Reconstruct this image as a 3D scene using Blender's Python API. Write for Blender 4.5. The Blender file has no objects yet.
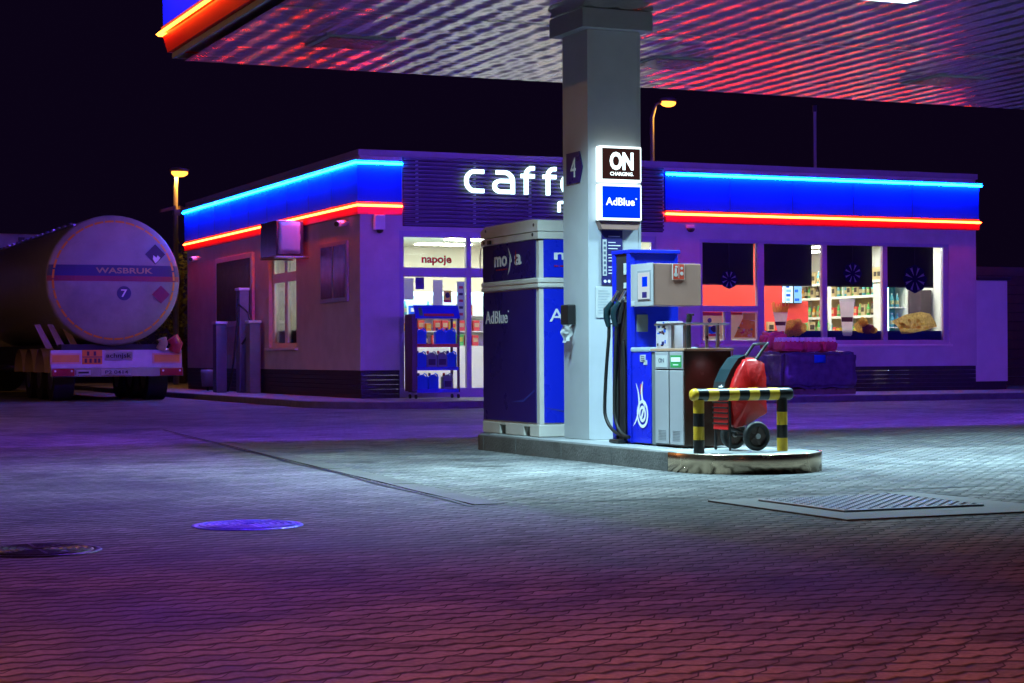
import bpy, bmesh, math, random
from mathutils import Vector, Matrix, noise
random.seed(7)
C = bpy.data.collections.new("scene"); bpy.context.scene.collection.children.link(C)
SC = bpy.context.scene
R = math.radians

# ------------------------------------------------------------------ materials
MATS = {}
def nodes_of(name):
    m = bpy.data.materials.new(name); m.use_nodes = True
    nt = m.node_tree
    for n in list(nt.nodes):
        nt.nodes.remove(n)
    out = nt.nodes.new("ShaderNodeOutputMaterial")
    MATS[name] = m
    return m, nt, out

def mat(name, col, rough=0.5, metal=0.0, vary=0.12, scale=6.0, bump=0.0, bscale=40.0, spec=0.5, coat=0.0, dirt=0.0, trans=0.0):
    m, nt, out = nodes_of(name)
    N, L = nt.nodes, nt.links
    p = N.new("ShaderNodeBsdfPrincipled")
    tc = N.new("ShaderNodeTexCoord")
    nz = N.new("ShaderNodeTexNoise"); nz.inputs["Scale"].default_value = scale; nz.inputs["Detail"].default_value = 5
    L.new(tc.outputs["Object"], nz.inputs["Vector"])
    mx = N.new("ShaderNodeMix"); mx.data_type = 'RGBA'
    lo = [max(0, c * (1 - vary * 1.6)) for c in col]; hi = [min(1, c * (1 + vary)) for c in col]
    mx.inputs["A"].default_value = (*lo, 1); mx.inputs["B"].default_value = (*hi, 1)
    L.new(nz.outputs["Fac"], mx.inputs["Factor"])
    colout = mx.outputs["Result"]
    if dirt > 0:
        n2 = N.new("ShaderNodeTexNoise"); n2.inputs["Scale"].default_value = scale * 0.35; n2.inputs["Detail"].default_value = 8
        n2.inputs["Roughness"].default_value = 0.7
        L.new(tc.outputs["Object"], n2.inputs["Vector"])
        cr = N.new("ShaderNodeValToRGB"); cr.color_ramp.elements[0].position = 0.45; cr.color_ramp.elements[1].position = 0.72
        L.new(n2.outputs["Fac"], cr.inputs["Fac"])
        m2 = N.new("ShaderNodeMix"); m2.data_type = 'RGBA'
        m2.inputs["B"].default_value = (*[c * 0.35 for c in col], 1)
        mu = N.new("ShaderNodeMath"); mu.operation = 'MULTIPLY'; mu.inputs[1].default_value = dirt
        L.new(cr.outputs["Color"], mu.inputs[0]); L.new(mu.outputs[0], m2.inputs["Factor"])
        L.new(colout, m2.inputs["A"]); colout = m2.outputs["Result"]
    L.new(colout, p.inputs["Base Color"])
    mr = N.new("ShaderNodeMapRange"); mr.inputs["To Min"].default_value = max(0.02, rough - 0.08); mr.inputs["To Max"].default_value = min(1, rough + 0.1)
    L.new(nz.outputs["Fac"], mr.inputs["Value"]); L.new(mr.outputs["Result"], p.inputs["Roughness"])
    p.inputs["Metallic"].default_value = metal
    p.inputs["Specular IOR Level"].default_value = spec
    p.inputs["Coat Weight"].default_value = coat
    if bump > 0:
        nb = N.new("ShaderNodeTexNoise"); nb.inputs["Scale"].default_value = bscale; nb.inputs["Detail"].default_value = 4
        L.new(tc.outputs["Object"], nb.inputs["Vector"])
        b = N.new("ShaderNodeBump"); b.inputs["Strength"].default_value = bump; b.inputs["Distance"].default_value = 0.02
        L.new(nb.outputs["Fac"], b.inputs["Height"]); L.new(b.outputs["Normal"], p.inputs["Normal"])
    if trans > 0:
        tr = N.new("ShaderNodeBsdfTranslucent"); L.new(colout, tr.inputs["Color"])
        mt = N.new("ShaderNodeMixShader"); mt.inputs[0].default_value = trans
        L.new(p.outputs[0], mt.inputs[1]); L.new(tr.outputs[0], mt.inputs[2]); L.new(mt.outputs[0], out.inputs[0])
    else:
        L.new(p.outputs[0], out.inputs[0])
    return m

def glow(name, col, strength):
    m, nt, out = nodes_of(name)
    e = nt.nodes.new("ShaderNodeEmission")
    e.inputs[0].default_value = (*col, 1); e.inputs[1].default_value = strength
    nt.links.new(e.outputs[0], out.inputs[0])
    return m

def glass(name, tint=(1, 1, 1), gain=1.0):
    m, nt, out = nodes_of(name)
    N, L = nt.nodes, nt.links
    t = N.new("ShaderNodeBsdfTransparent"); t.inputs[0].default_value = (*tint, 1)
    g = N.new("ShaderNodeBsdfGlossy"); g.inputs["Roughness"].default_value = 0.03
    f = N.new("ShaderNodeFresnel"); f.inputs[0].default_value = 1.45
    mu = N.new("ShaderNodeMath"); mu.operation = 'MULTIPLY'; mu.inputs[1].default_value = gain
    mx = N.new("ShaderNodeMixShader")
    L.new(f.outputs[0], mu.inputs[0]); L.new(mu.outputs[0], mx.inputs[0])
    L.new(t.outputs[0], mx.inputs[1]); L.new(g.outputs[0], mx.inputs[2]); L.new(mx.outputs[0], out.inputs[0])
    return m

def paver_mat(name, c1, c2, joint, rough=0.74, rot=0.0):
    m, nt, out = nodes_of(name)
    N, L = nt.nodes, nt.links
    def math_(op, a, b=None, c=None):
        n = N.new("ShaderNodeMath"); n.operation = op
        for i, v in enumerate((a, b, c)):
            if v is None: continue
            if isinstance(v, (int, float)): n.inputs[i].default_value = v
            else: L.new(v, n.inputs[i])
        return n.outputs[0]
    tc = N.new("ShaderNodeTexCoord")
    mp = N.new("ShaderNodeMapping"); mp.inputs["Rotation"].default_value = (0, 0, rot)
    L.new(tc.outputs["Object"], mp.inputs["Vector"])
    # settlement: paths of the courses wander a little
    wn = N.new("ShaderNodeTexNoise"); wn.inputs["Scale"].default_value = 0.9; wn.inputs["Detail"].default_value = 3
    L.new(mp.outputs[0], wn.inputs["Vector"])
    sp = N.new("ShaderNodeSeparateXYZ"); L.new(mp.outputs[0], sp.inputs[0])
    wob = math_('MULTIPLY', math_('SUBTRACT', wn.outputs["Fac"], 0.5), 0.045)
    zig = math_('MULTIPLY', math_('PINGPONG', sp.outputs[0], 0.0565), 0.52)
    y = math_('ADD', math_('ADD', sp.outputs[1], zig), wob)
    x = math_('ADD', math_('ADD', sp.outputs[0], math_('MULTIPLY', math_('FLOORED_MODULO', y, 0.113), -0.85)), wob)
    cb = N.new("ShaderNodeCombineXYZ"); L.new(x, cb.inputs[0]); L.new(y, cb.inputs[1])
    br = N.new("ShaderNodeTexBrick")
    br.inputs["Scale"].default_value = 1; br.inputs["Brick Width"].default_value = 0.226; br.inputs["Row Height"].default_value = 0.113
    br.inputs["Mortar Size"].default_value = 0.005; br.inputs["Mortar Smooth"].default_value = 0.3; br.inputs["Bias"].default_value = 0.0
    br.inputs["Color1"].default_value = (*c1, 1); br.inputs["Color2"].default_value = (*c2, 1); br.inputs["Mortar"].default_value = (joint[0] * 3, joint[1] * 3, joint[2] * 3, 1)
    L.new(cb.outputs[0], br.inputs["Vector"])
    # open bed joints between the courses, wider in places
    jn = N.new("ShaderNodeTexNoise"); jn.inputs["Scale"].default_value = 5.0; jn.inputs["Detail"].default_value = 3
    L.new(mp.outputs[0], jn.inputs["Vector"])
    fy = math_('FLOORED_MODULO', y, 0.113)
    edge = math_('MINIMUM', fy, math_('SUBTRACT', 0.113, fy))
    jw = math_('MAXIMUM', math_('MULTIPLY_ADD', jn.outputs["Fac"], 0.06, -0.006), 0.008)
    jmr = N.new("ShaderNodeMapRange"); jmr.interpolation_type = 'SMOOTHSTEP'
    L.new(edge, jmr.inputs["Value"]); jmr.inputs["From Min"].default_value = 0.002; L.new(jw, jmr.inputs["From Max"])
    jmask = jmr.outputs["Result"]
    # stains and worn, oily areas
    st = N.new("ShaderNodeTexNoise"); st.inputs["Scale"].default_value = 0.55; st.inputs["Detail"].default_value = 9; st.inputs["Roughness"].default_value = 0.66
    L.new(mp.outputs[0], st.inputs["Vector"])
    cr = N.new("ShaderNodeValToRGB")
    cr.color_ramp.elements[0].position = 0.34; cr.color_ramp.elements[0].color = (0.38, 0.38, 0.40, 1)
    cr.color_ramp.elements[1].position = 0.62; cr.color_ramp.elements[1].color = (1.1, 1.1, 1.08, 1)
    L.new(st.outputs["Fac"], cr.inputs["Fac"])
    fn = N.new("ShaderNodeTexNoise"); fn.inputs["Scale"].default_value = 45; fn.inputs["Detail"].default_value = 6
    L.new(mp.outputs[0], fn.inputs["Vector"])
    cr2 = N.new("ShaderNodeValToRGB"); cr2.color_ramp.elements[0].position = 0.3; cr2.color_ramp.elements[0].color = (0.7, 0.7, 0.7, 1)
    cr2.color_ramp.elements[1].position = 0.7; cr2.color_ramp.elements[1].color = (1.15, 1.15, 1.15, 1)
    L.new(fn.outputs["Fac"], cr2.inputs["Fac"])
    a = N.new("ShaderNodeMix"); a.data_type = 'RGBA'; a.blend_type = 'MULTIPLY'; a.inputs["Factor"].default_value = 1
    j0 = N.new("ShaderNodeMix"); j0.data_type = 'RGBA'; j0.inputs["A"].default_value = (joint[0] * 1.6, joint[1] * 1.6, joint[2] * 1.6, 1)
    L.new(jmask, j0.inputs["Factor"]); L.new(br.outputs["Color"], j0.inputs["B"]); L.new(j0.outputs["Result"], a.inputs["A"]); L.new(cr.outputs["Color"], a.inputs["B"])
    b = N.new("ShaderNodeMix"); b.data_type = 'RGBA'; b.blend_type = 'MULTIPLY'; b.inputs["Factor"].default_value = 1
    L.new(a.outputs["Result"], b.inputs["A"]); L.new(cr2.outputs["Color"], b.inputs["B"])
    ol = N.new("ShaderNodeTexNoise"); ol.inputs["Scale"].default_value = 1.9; ol.inputs["Detail"].default_value = 7; ol.inputs["Roughness"].default_value = 0.62; ol.inputs["Distortion"].default_value = 0.6
    L.new(mp.outputs[0], ol.inputs["Vector"])
    cr3 = N.new("ShaderNodeValToRGB"); cr3.color_ramp.elements[0].position = 0.56; cr3.color_ramp.elements[0].color = (1, 1, 1, 1)
    cr3.color_ramp.elements[1].position = 0.70; cr3.color_ramp.elements[1].color = (0.38, 0.37, 0.36, 1)
    L.new(ol.outputs["Fac"], cr3.inputs["Fac"])
    b3 = N.new("ShaderNodeMix"); b3.data_type = 'RGBA'; b3.blend_type = 'MULTIPLY'; b3.inputs["Factor"].default_value = 1
    L.new(b.outputs["Result"], b3.inputs["A"]); L.new(cr3.outputs["Color"], b3.inputs["B"]); b = b3
    p = N.new("ShaderNodeBsdfPrincipled"); L.new(b.outputs["Result"], p.inputs["Base Color"])
    mr = N.new("ShaderNodeMapRange"); mr.inputs["From Min"].default_value = 0.3; mr.inputs["From Max"].default_value = 0.7
    mr.inputs["To Min"].default_value = rough - 0.12; mr.inputs["To Max"].default_value = rough + 0.12; p.inputs["Specular IOR Level"].default_value = 0.22
    L.new(st.outputs["Fac"], mr.inputs["Value"]); L.new(mr.outputs["Result"], p.inputs["Roughness"])
    inv = math_('SUBTRACT', 1.0, br.outputs["Fac"])
    inv = math_('MULTIPLY', inv, jmask)
    h = math_('ADD', inv, math_('MULTIPLY', fn.outputs["Fac"], 0.25))
    h = math_('ADD', h, math_('MULTIPLY', wn.outputs["Fac"], 1.2))
    bp = N.new("ShaderNodeBump"); bp.inputs["Strength"].default_value = 0.9; bp.inputs["Distance"].default_value = 0.012
    L.new(h, bp.inputs["Height"]); L.new(bp.outputs["Normal"], p.inputs["Normal"])
    L.new(p.outputs[0], out.inputs[0])
    return m

paver_mat("paving", (0.17, 0.17, 0.175), (0.31, 0.30, 0.295), (0.014, 0.014, 0.014))
mat("concrete", (0.30, 0.30, 0.30), 0.7, vary=0.3, scale=5, bump=0.3, bscale=60, dirt=0.5)
mat("kerb_concrete", (0.13, 0.125, 0.12), 0.75, vary=0.35, scale=7, bump=0.4, bscale=50, dirt=0.5)
mat("island_top", (0.36, 0.37, 0.37), 0.6, vary=0.2, scale=4, bump=0.2, bscale=80, dirt=0.45)
mat("walkway", (0.20, 0.195, 0.19), 0.65, vary=0.25, scale=3, bump=0.2, bscale=40, dirt=0.4)
mat("steel_band", (0.62, 0.46, 0.31), 0.26, 1.0, vary=0.06, scale=3)  # warm reflected light tinted into the steel colour
mat("steel", (0.60, 0.61, 0.62), 0.3, 1.0, vary=0.1, scale=12)
mat("tread_plate", (0.22, 0.22, 0.25), 0.42, 1.0, vary=0.2, scale=10)
mat("iron_blue_reflection", (0.13, 0.11, 0.85), 0.34, 0.8, vary=0.3, scale=14, bump=0.5, bscale=30)  # blue reflection of the lit fascia put into the base colour
mat("cast_iron_dark", (0.03, 0.03, 0.03), 0.35, 0.6, vary=0.3, scale=14, bump=0.2)
mat("plaster", (0.58, 0.57, 0.58), 0.75, vary=0.14, scale=2.2, bump=0.2, bscale=90, dirt=0.32)
mat("plinth_brick", (0.035, 0.030, 0.032), 0.6, vary=0.4, scale=9, bump=0.3, bscale=30)
mat("roof_trim", (0.30, 0.29, 0.33), 0.45, vary=0.1)
mat("fascia_blue", (0.001, 0.04, 0.75), 0.5, vary=0.05, scale=3, spec=0.1)
mat("fascia_red", (0.80, 0.02, 0.015), 0.35, vary=0.05, scale=3)
mat("fascia_brown", (0.50, 0.22, 0.02), 0.4, vary=0.1, scale=3)
glow("tube_cyan", (0.0010, 0.13, 1.0), 260)
glow("tube_orange", (1.0, 0.036, 0.006), 88)
glow("canopy_tube_cyan", (0.17, 0.05, 1.0), 560)
glow("canopy_tube_blue", (0.26, 0.05, 1.0), 340)
glow("canopy_tube_orange", (1.0, 0.17, 0.015), 17)
glow("sign_white", (0.62, 0.93, 1.0), 3.6)
glow("lightbox_white", (0.80, 0.97, 1.0), 2.2)
glow("lightbox_blue", (0.0, 0.045, 1.0), 1.0)
glow("lightbox_dark", (0.06, 0.022, 0.020), 0.6)
glow("sodium", (1.0, 0.30, 0.035), 5)
glow("shop_tube", (0.95, 1.0, 0.86), 36)
glow("screen_blue", (0.25, 0.55, 1.0), 1.5)
glow("screen_white", (0.7, 0.9, 1.0), 1.6)
glow("cooler_strip", (0.6, 0.95, 1.0), 5)
glow("display_panel", (0.75, 0.92, 1.0), 0.75)
glow("downlight_on", (0.72, 0.95, 1.0), 4)
mat("lens_off", (0.10, 0.09, 0.11), 0.25)
mat("louvre_dark", (0.10, 0.085, 0.12), 0.42, vary=0.15, scale=8)
mat("frame_grey", (0.40, 0.38, 0.52), 0.4, vary=0.08)
mat("white_paint", (0.74, 0.74, 0.72), 0.45, vary=0.06, scale=4, dirt=0.12)
mat("column_paint", (0.43, 0.46, 0.48), 0.42, vary=0.07, scale=3, dirt=0.2)
mat("column_cap", (0.30, 0.32, 0.34), 0.5, vary=0.1)
mat("tank_white", (0.66, 0.62, 0.56), 0.45, vary=0.12, scale=5, dirt=0.2)
mat("blue_panel", (0.016, 0.008, 0.14), 0.28, vary=0.08, scale=3)  # tank side panel: shade from the lamps put into this darker blue
mat("pump_blue", (0.006, 0.02, 0.62), 0.28, vary=0.06, scale=4)
mat("wave_blue", (0.03, 0.04, 0.32), 0.3)
mat("text_white", (0.80, 0.80, 0.80), 0.5, vary=0.04)
mat("text_red", (0.55, 0.01, 0.02), 0.5, vary=0.05, trans=0.5)
mat("black", (0.012, 0.012, 0.013), 0.4, vary=0.3, scale=10)
mat("rubber", (0.010, 0.010, 0.010), 0.55, vary=0.3, scale=20)
mat("dark_metal", (0.05, 0.05, 0.055), 0.4, 0.5, vary=0.2)
mat("brown_gloss", (0.045, 0.022, 0.015), 0.22, vary=0.3, scale=6, dirt=0.2)
mat("terminal_beige", (0.34, 0.19, 0.15), 0.38, vary=0.1, scale=5)
mat("silver_panel", (0.46, 0.47, 0.50), 0.34, 0.35, vary=0.06, scale=5)
mat("grey_strip", (0.14, 0.16, 0.17), 0.45)
mat("vent_grey", (0.22, 0.23, 0.25), 0.5)
mat("counter_edge", (0.55, 0.62, 0.66), 0.3, trans=0.5)
mat("wood_edge", (0.42, 0.25, 0.16), 0.45)
mat("green_label", (0.02, 0.28, 0.07), 0.5)
mat("red_sign", (0.62, 0.06, 0.03), 0.45)
mat("yellow", (0.72, 0.42, 0.02), 0.38, vary=0.15, scale=18, dirt=0.25)
mat("guard_black", (0.012, 0.012, 0.012), 0.3, vary=0.3, scale=18)
mat("bag_red", (0.58, 0.010, 0.012), 0.36, vary=0.15, scale=7, bump=0.35, bscale=14)
mat("bag_teal", (0.006, 0.030, 0.040), 0.4, vary=0.2)
mat("hub_brown", (0.09, 0.06, 0.05), 0.5)
mat("wrap_film", (0.12, 0.09, 0.16), 0.16, vary=0.4, scale=7, bump=0.9, bscale=9, coat=0.4)
mat("pink_film", (0.95, 0.10, 0.14), 0.22, vary=0.3, scale=9, bump=0.6, bscale=18)
mat("bottle_cap", (0.95, 0.70, 0.78), 0.35)
mat("pallet_wood", (0.20, 0.14, 0.09), 0.8, vary=0.3, scale=8)
mat("jug_blue", (0.02, 0.20, 0.92), 0.32, vary=0.12, trans=0.5)
mat("jug_grey", (0.30, 0.32, 0.38), 0.4, vary=0.1, trans=0.5)
mat("label_dark", (0.03, 0.02, 0.04), 0.5)
mat("rack_brown", (0.09, 0.05, 0.05), 0.4)
mat("rack_header", (0.02, 0.06, 0.70), 0.4)
mat("shop_wall", (0.56, 0.54, 0.46), 0.7, vary=0.05)
mat("shop_floor", (0.40, 0.39, 0.36), 0.35)
mat("shop_red", (0.60, 0.035, 0.03), 0.5, vary=0.05)
mat("poster_sheet", (0.80, 0.74, 0.55), 0.5, vary=0.05, trans=0.8)
mat("shop_white", (0.78, 0.78, 0.70), 0.5, vary=0.05)
mat("blind", (0.012, 0.012, 0.014), 0.75, vary=0.1)
mat("band_blue", (0.003, 0.006, 0.13), 0.4)
mat("shelf_white", (0.70, 0.70, 0.66), 0.45)
mat("pendant_blue", (0.015, 0.008, 0.12), 0.4, trans=0.5)
mat("pendant_line", (0.62, 0.52, 0.92), 0.4, trans=0.5)
mat("fries", (0.85, 0.50, 0.10), 0.6, vary=0.4, scale=60, trans=0.75)
mat("nugget", (0.85, 0.40, 0.10), 0.6, vary=0.5, scale=30, trans=0.75)
mat("pastry", (0.90, 0.48, 0.16), 0.6, vary=0.5, scale=22, dirt=0.6, trans=0.75)
mat("cup_white", (0.85, 0.82, 0.86), 0.5, trans=0.75)
mat("cup_band", (0.10, 0.03, 0.05), 0.5, trans=0.5)
mat("truck_white", (0.30, 0.27, 0.235), 0.42, vary=0.3, scale=1.3, dirt=0.85)
mat("truck_side", (0.50, 0.47, 0.43), 0.36, 0.6, vary=0.2)
mat("truck_dark", (0.012, 0.012, 0.012), 0.6, vary=0.3)
mat("band_navy", (0.008, 0.010, 0.06), 0.4)
mat("band_red", (0.22, 0.006, 0.012), 0.4)
mat("reflector_orange", (0.75, 0.26, 0.015), 0.4)
mat("plate_orange", (0.75, 0.20, 0.01), 0.5)
mat("reflector_rim", (0.70, 0.32, 0.25), 0.4)
mat("letter_yellow", (0.45, 0.30, 0.10), 0.5)
mat("lamp_red", (0.30, 0.008, 0.012), 0.2, coat=0.5)
mat("bumper_grey", (0.32, 0.29, 0.28), 0.5, dirt=0.3)
mat("mudguard_red", (0.35, 0.03, 0.05), 0.4)
mat("mudguard_tan", (0.35, 0.25, 0.18), 0.5)
mat("paper", (0.75, 0.77, 0.76), 0.6, vary=0.05, trans=0.5)
mat("paper_ink", (0.10, 0.12, 0.18), 0.6)
mat("info_blue", (0.02, 0.015, 0.12), 0.4)
mat("post_grey", (0.35, 0.34, 0.33), 0.5, vary=0.15)
mat("fence_wood", (0.055, 0.035, 0.022), 0.8, vary=0.4, scale=5)
mat("bark", (0.08, 0.055, 0.035), 0.9, vary=0.3, bump=0.4)
mat("leaf", (0.05, 0.065, 0.022), 0.7, vary=0.5, scale=3)
mat("dispenser_grey", (0.20, 0.20, 0.22), 0.5, vary=0.15, dirt=0.3)
mat("panel_dark", (0.05, 0.03, 0.045), 0.22)
mat("amber_goods", (0.75, 0.34, 0.04), 0.4, trans=0.5)
mat("red_goods", (0.60, 0.06, 0.05), 0.4)
mat("green_goods", (0.10, 0.40, 0.10), 0.35)
mat("dark_goods", (0.05, 0.035, 0.03), 0.3)
mat("teal_goods", (0.10, 0.40, 0.50), 0.35)
mat("cream_goods", (0.72, 0.58, 0.34), 0.4, trans=0.5)
mat("yellow_goods", (0.75, 0.60, 0.10), 0.4, trans=0.5)
glass("window_glass", (0.97, 0.98, 0.97), 0.8)

def soffit_mat():
    m, nt, out = nodes_of("soffit_sheet")
    N, L = nt.nodes, nt.links
    p = N.new("ShaderNodeBsdfPrincipled")
    tc = N.new("ShaderNodeTexCoord")
    nz = N.new("ShaderNodeTexNoise"); nz.inputs["Scale"].default_value = 1.3; nz.inputs["Detail"].default_value = 4
    L.new(tc.outputs["Object"], nz.inputs["Vector"])
    mx = N.new("ShaderNodeMix"); mx.data_type = 'RGBA'
    mx.inputs["A"].default_value = (0.50, 0.48, 0.52, 1); mx.inputs["B"].default_value = (0.72, 0.70, 0.73, 1)
    L.new(nz.outputs["Fac"], mx.inputs["Factor"]); L.new(mx.outputs["Result"], p.inputs["Base Color"])
    p.inputs["Metallic"].default_value = 0.92
    p.inputs["Roughness"].default_value = 0.17
    # shallow rolled ribs along the sheet, and the unevenness of thin sheet between its fixings
    wv = N.new("ShaderNodeTexWave"); wv.wave_type = 'BANDS'; wv.bands_direction = 'X'; wv.wave_profile = 'SIN'
    wv.inputs["Scale"].default_value = 2 * math.pi / 20 / 0.25; wv.inputs["Distortion"].default_value = 0.0
    L.new(tc.outputs["Object"], wv.inputs["Vector"])
    nb = N.new("ShaderNodeTexNoise"); nb.inputs["Scale"].default_value = 2.4; nb.inputs["Detail"].default_value = 1.5
    mp = N.new("ShaderNodeMapping"); mp.inputs["Scale"].default_value = (0.8, 1.5, 1.0)
    L.new(tc.outputs["Object"], mp.inputs["Vector"]); L.new(mp.outputs[0], nb.inputs["Vector"])
    b0 = N.new("ShaderNodeBump"); b0.inputs["Strength"].default_value = 1.0; b0.inputs["Distance"].default_value = 0.010
    L.new(wv.outputs["Fac"], b0.inputs["Height"])
    b = N.new("ShaderNodeBump"); b.inputs["Strength"].default_value = 1.0; b.inputs["Distance"].default_value = 0.019
    L.new(nb.outputs["Fac"], b.inputs["Height"]); L.new(b0.outputs["Normal"], b.inputs["Normal"]); L.new(b.outputs["Normal"], p.inputs["Normal"])
    L.new(p.outputs[0], out.inputs[0])
soffit_mat()

# ------------------------------------------------------------------ mesh builder
class MB:
    def __init__(s):
        s.v = []; s.f = []; s.mi = []; s.mats = []; s.sm = []
    def _m(s, m):
        if m not in s.mats: s.mats.append(m)
        return s.mats.index(m)
    def add(s, verts, faces, m, smooth=False):
        o = len(s.v); k = s._m(m)
        s.v += [tuple(v) for v in verts]
        for f in faces:
            s.f.append([i + o for i in f]); s.mi.append(k); s.sm.append(smooth)
        return s
    def box(s, x0, x1, y0, y1, z0, z1, m, bev=0.0):
        bm = bmesh.new()
        bmesh.ops.create_cube(bm, size=1)
        for v in bm.verts:
            v.co = Vector(((x0 + x1) / 2 + v.co.x * (x1 - x0), (y0 + y1) / 2 + v.co.y * (y1 - y0), (z0 + z1) / 2 + v.co.z * (z1 - z0)))
        if bev > 0:
            bmesh.ops.bevel(bm, geom=bm.edges[:], offset=bev, segments=2, affect='EDGES', profile=0.5)
        s.bm(bm, m)
        return s
    def bm(s, bm, m, M=None, smooth=False):
        bm.verts.ensure_lookup_table(); bm.verts.index_update()
        vs = [(M @ v.co) if M else v.co.copy() for v in bm.verts]
        fs = [[v.index for v in f.verts] for f in bm.faces]
        s.add(vs, fs, m, smooth); bm.free()
    def prism(s, pts, axis, a, b, m, smooth=False):
        """outline of 2-D points extruded along an axis; X: pts are (y,z), Y: (x,z), Z: (x,y)"""
        def P(p, t):
            return {'X': (t, p[0], p[1]), 'Y': (p[0], t, p[1]), 'Z': (p[0], p[1], t)}[axis]
        n = len(pts)
        if axis == 'Y' and abs(b - a) < 0.0036:      # printed film: a single sheet
            s.add([P(p, a) for p in pts], [list(range(n))], m); return s
        vs = [P(p, a) for p in pts] + [P(p, b) for p in pts]
        fs = [list(range(n))[::-1], list(range(n, 2 * n))] + [[i, (i + 1) % n, n + (i + 1) % n, n + i] for i in range(n)]
        s.add(vs, fs, m, False)
        if smooth:
            for k in range(n): s.sm[-1 - k] = True
        return s
    def cyl(s, p0, p1, r0, m, r1=None, n=20, cap=True):
        p0, p1 = Vector(p0), Vector(p1); r1 = r0 if r1 is None else r1
        d = (p1 - p0).normalized(); a = d.orthogonal().normalized(); b = d.cross(a)
        vs = []
        for p, r in ((p0, r0), (p1, r1)):
            for i in range(n):
                t = 2 * math.pi * i / n
                vs.append(p + a * r * math.cos(t) + b * r * math.sin(t))
        s.add(vs, [[i, (i + 1) % n, n + (i + 1) % n, n + i] for i in range(n)], m, True)
        if cap:
            s.add(vs, [list(range(n))[::-1], list(range(n, 2 * n))], m)
        return s
    def tube(s, pts, r, m, n=10, closed=False):
        P = [Vector(p) for p in pts]; N = len(P)
        up = None; rings = []
        for i, p in enumerate(P):
            if closed: t = P[(i + 1) % N] - P[i - 1]
            else: t = P[min(i + 1, N - 1)] - P[max(i - 1, 0)]
            t.normalize()
            if up is None: up = t.orthogonal().normalized()
            up = (up - t * up.dot(t)).normalized(); b = t.cross(up)
            rr = r[i] if isinstance(r, (list, tuple)) else r
            rings.append([p + up * rr * math.cos(2 * math.pi * k / n) + b * rr * math.sin(2 * math.pi * k / n) for k in range(n)])
        vs = [v for q in rings for v in q]; fs = []
        M = N if closed else N - 1
        for i in range(M):
            j = (i + 1) % N
            for k in range(n):
                fs.append([i * n + k, i * n + (k + 1) % n, j * n + (k + 1) % n, j * n + k])
        s.add(vs, fs, m, True)
        if not closed:
            s.add(vs, [list(range(n))[::-1], list(range((N - 1) * n, N * n))], m)
        return s
    def lathe(s, prof, c, m, n=18):
        vs = []; fs = []
        for r, z in prof:
            for k in range(n):
                t = 2 * math.pi * k / n
                vs.append((c[0] + r * math.cos(t), c[1] + r * math.sin(t), c[2] + z))
        for i in range(len(prof) - 1):
            for k in range(n):
                fs.append([i * n + k, i * n + (k + 1) % n, (i + 1) * n + (k + 1) % n, (i + 1) * n + k])
        s.add(vs, fs, m, True)
        return s
    def sweep(s, prof, path, m, side=1, closed=False, cap=True, smooth=False):
        """profile of (outward, z) carried along a plan path with mitred corners"""
        P = [Vector((p[0], p[1])) for p in path]; N = len(P); rings = []
        for i in range(N):
            dn = dp = None
            if closed or i < N - 1: dn = (P[(i + 1) % N] - P[i]).normalized()
            if closed or i > 0: dp = (P[i] - P[i - 1]).normalized()
            dn = dn or dp; dp = dp or dn
            n1 = Vector((dp.y, -dp.x)) * side; n2 = Vector((dn.y, -dn.x)) * side
            nn = (n1 + n2).normalized(); nn = nn / max(0.3, nn.dot(n1))
            rings.append([(P[i].x + nn.x * o, P[i].y + nn.y * o, z) for o, z in prof])
        k = len(prof); vs = [v for r in rings for v in r]; fs = []
        for i in range(N if closed else N - 1):
            j = (i + 1) % N
            for q in range(k):
                fs.append([i * k + q, i * k + (q + 1) % k, j * k + (q + 1) % k, j * k + q])
        s.add(vs, fs, m, smooth)
        if cap and not closed:
            s.add(vs, [list(range(k)), list(range((N - 1) * k, N * k))[::-1]], m)
        return s
    def build(s, name, parent=None, shade=True):
        me = bpy.data.meshes.new(name)
        org = Vector((0, 0, 0))
        if parent is not None: org = world_loc(parent)
        elif s.v:
            xs = [v[0] for v in s.v]; ys = [v[1] for v in s.v]
            org = Vector(((min(xs) + max(xs)) / 2, (min(ys) + max(ys)) / 2, min(v[2] for v in s.v)))
        if name in ZERO: org = Vector((0, 0, 0))
        me.from_pydata([Vector(v) - org for v in s.v], [], s.f)
        for mm in s.mats: me.materials.append(MATS[mm])
        me.polygons.foreach_set("material_index", s.mi)
        me.polygons.foreach_set("use_smooth", s.sm)
        bm = bmesh.new(); bm.from_mesh(me); bmesh.ops.recalc_face_normals(bm, faces=bm.faces[:]); bm.to_mesh(me); bm.free()
        me.update()
        o = bpy.data.objects.new(name, me); C.objects.link(o)
        if parent is not None: o.parent = parent
        else: o.location = org
        return o
ZERO = {"ground"}
def world_loc(o):
    v = Vector((0, 0, 0))
    while o is not None:
        v += o.location; o = o.parent
    return v
def tag(o, label=None, cat=None, group=None, kind=None):
    if label: o["label"] = label
    if cat: o["category"] = cat
    if group: o["group"] = group
    if kind: o["kind"] = kind
    return o
def thing(name, loc, label, cat, group=None):
    o = bpy.data.objects.new(name, None); o.empty_display_size = 0.1; C.objects.link(o); o.location = loc
    return tag(o, label, cat, group)
def kids(o): return [c for c in C.objects if c.parent == o]
def dup(o, loc, label=None, rotz=None, parent=None):
    c = o.copy(); C.objects.link(c); c.parent = parent
    if loc is not None: c.location = loc
    if rotz is not None: c.rotation_euler = (0, 0, rotz)
    if label: c["label"] = label
    for k in kids(o): dup(k, None, parent=c)
    return c
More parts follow.
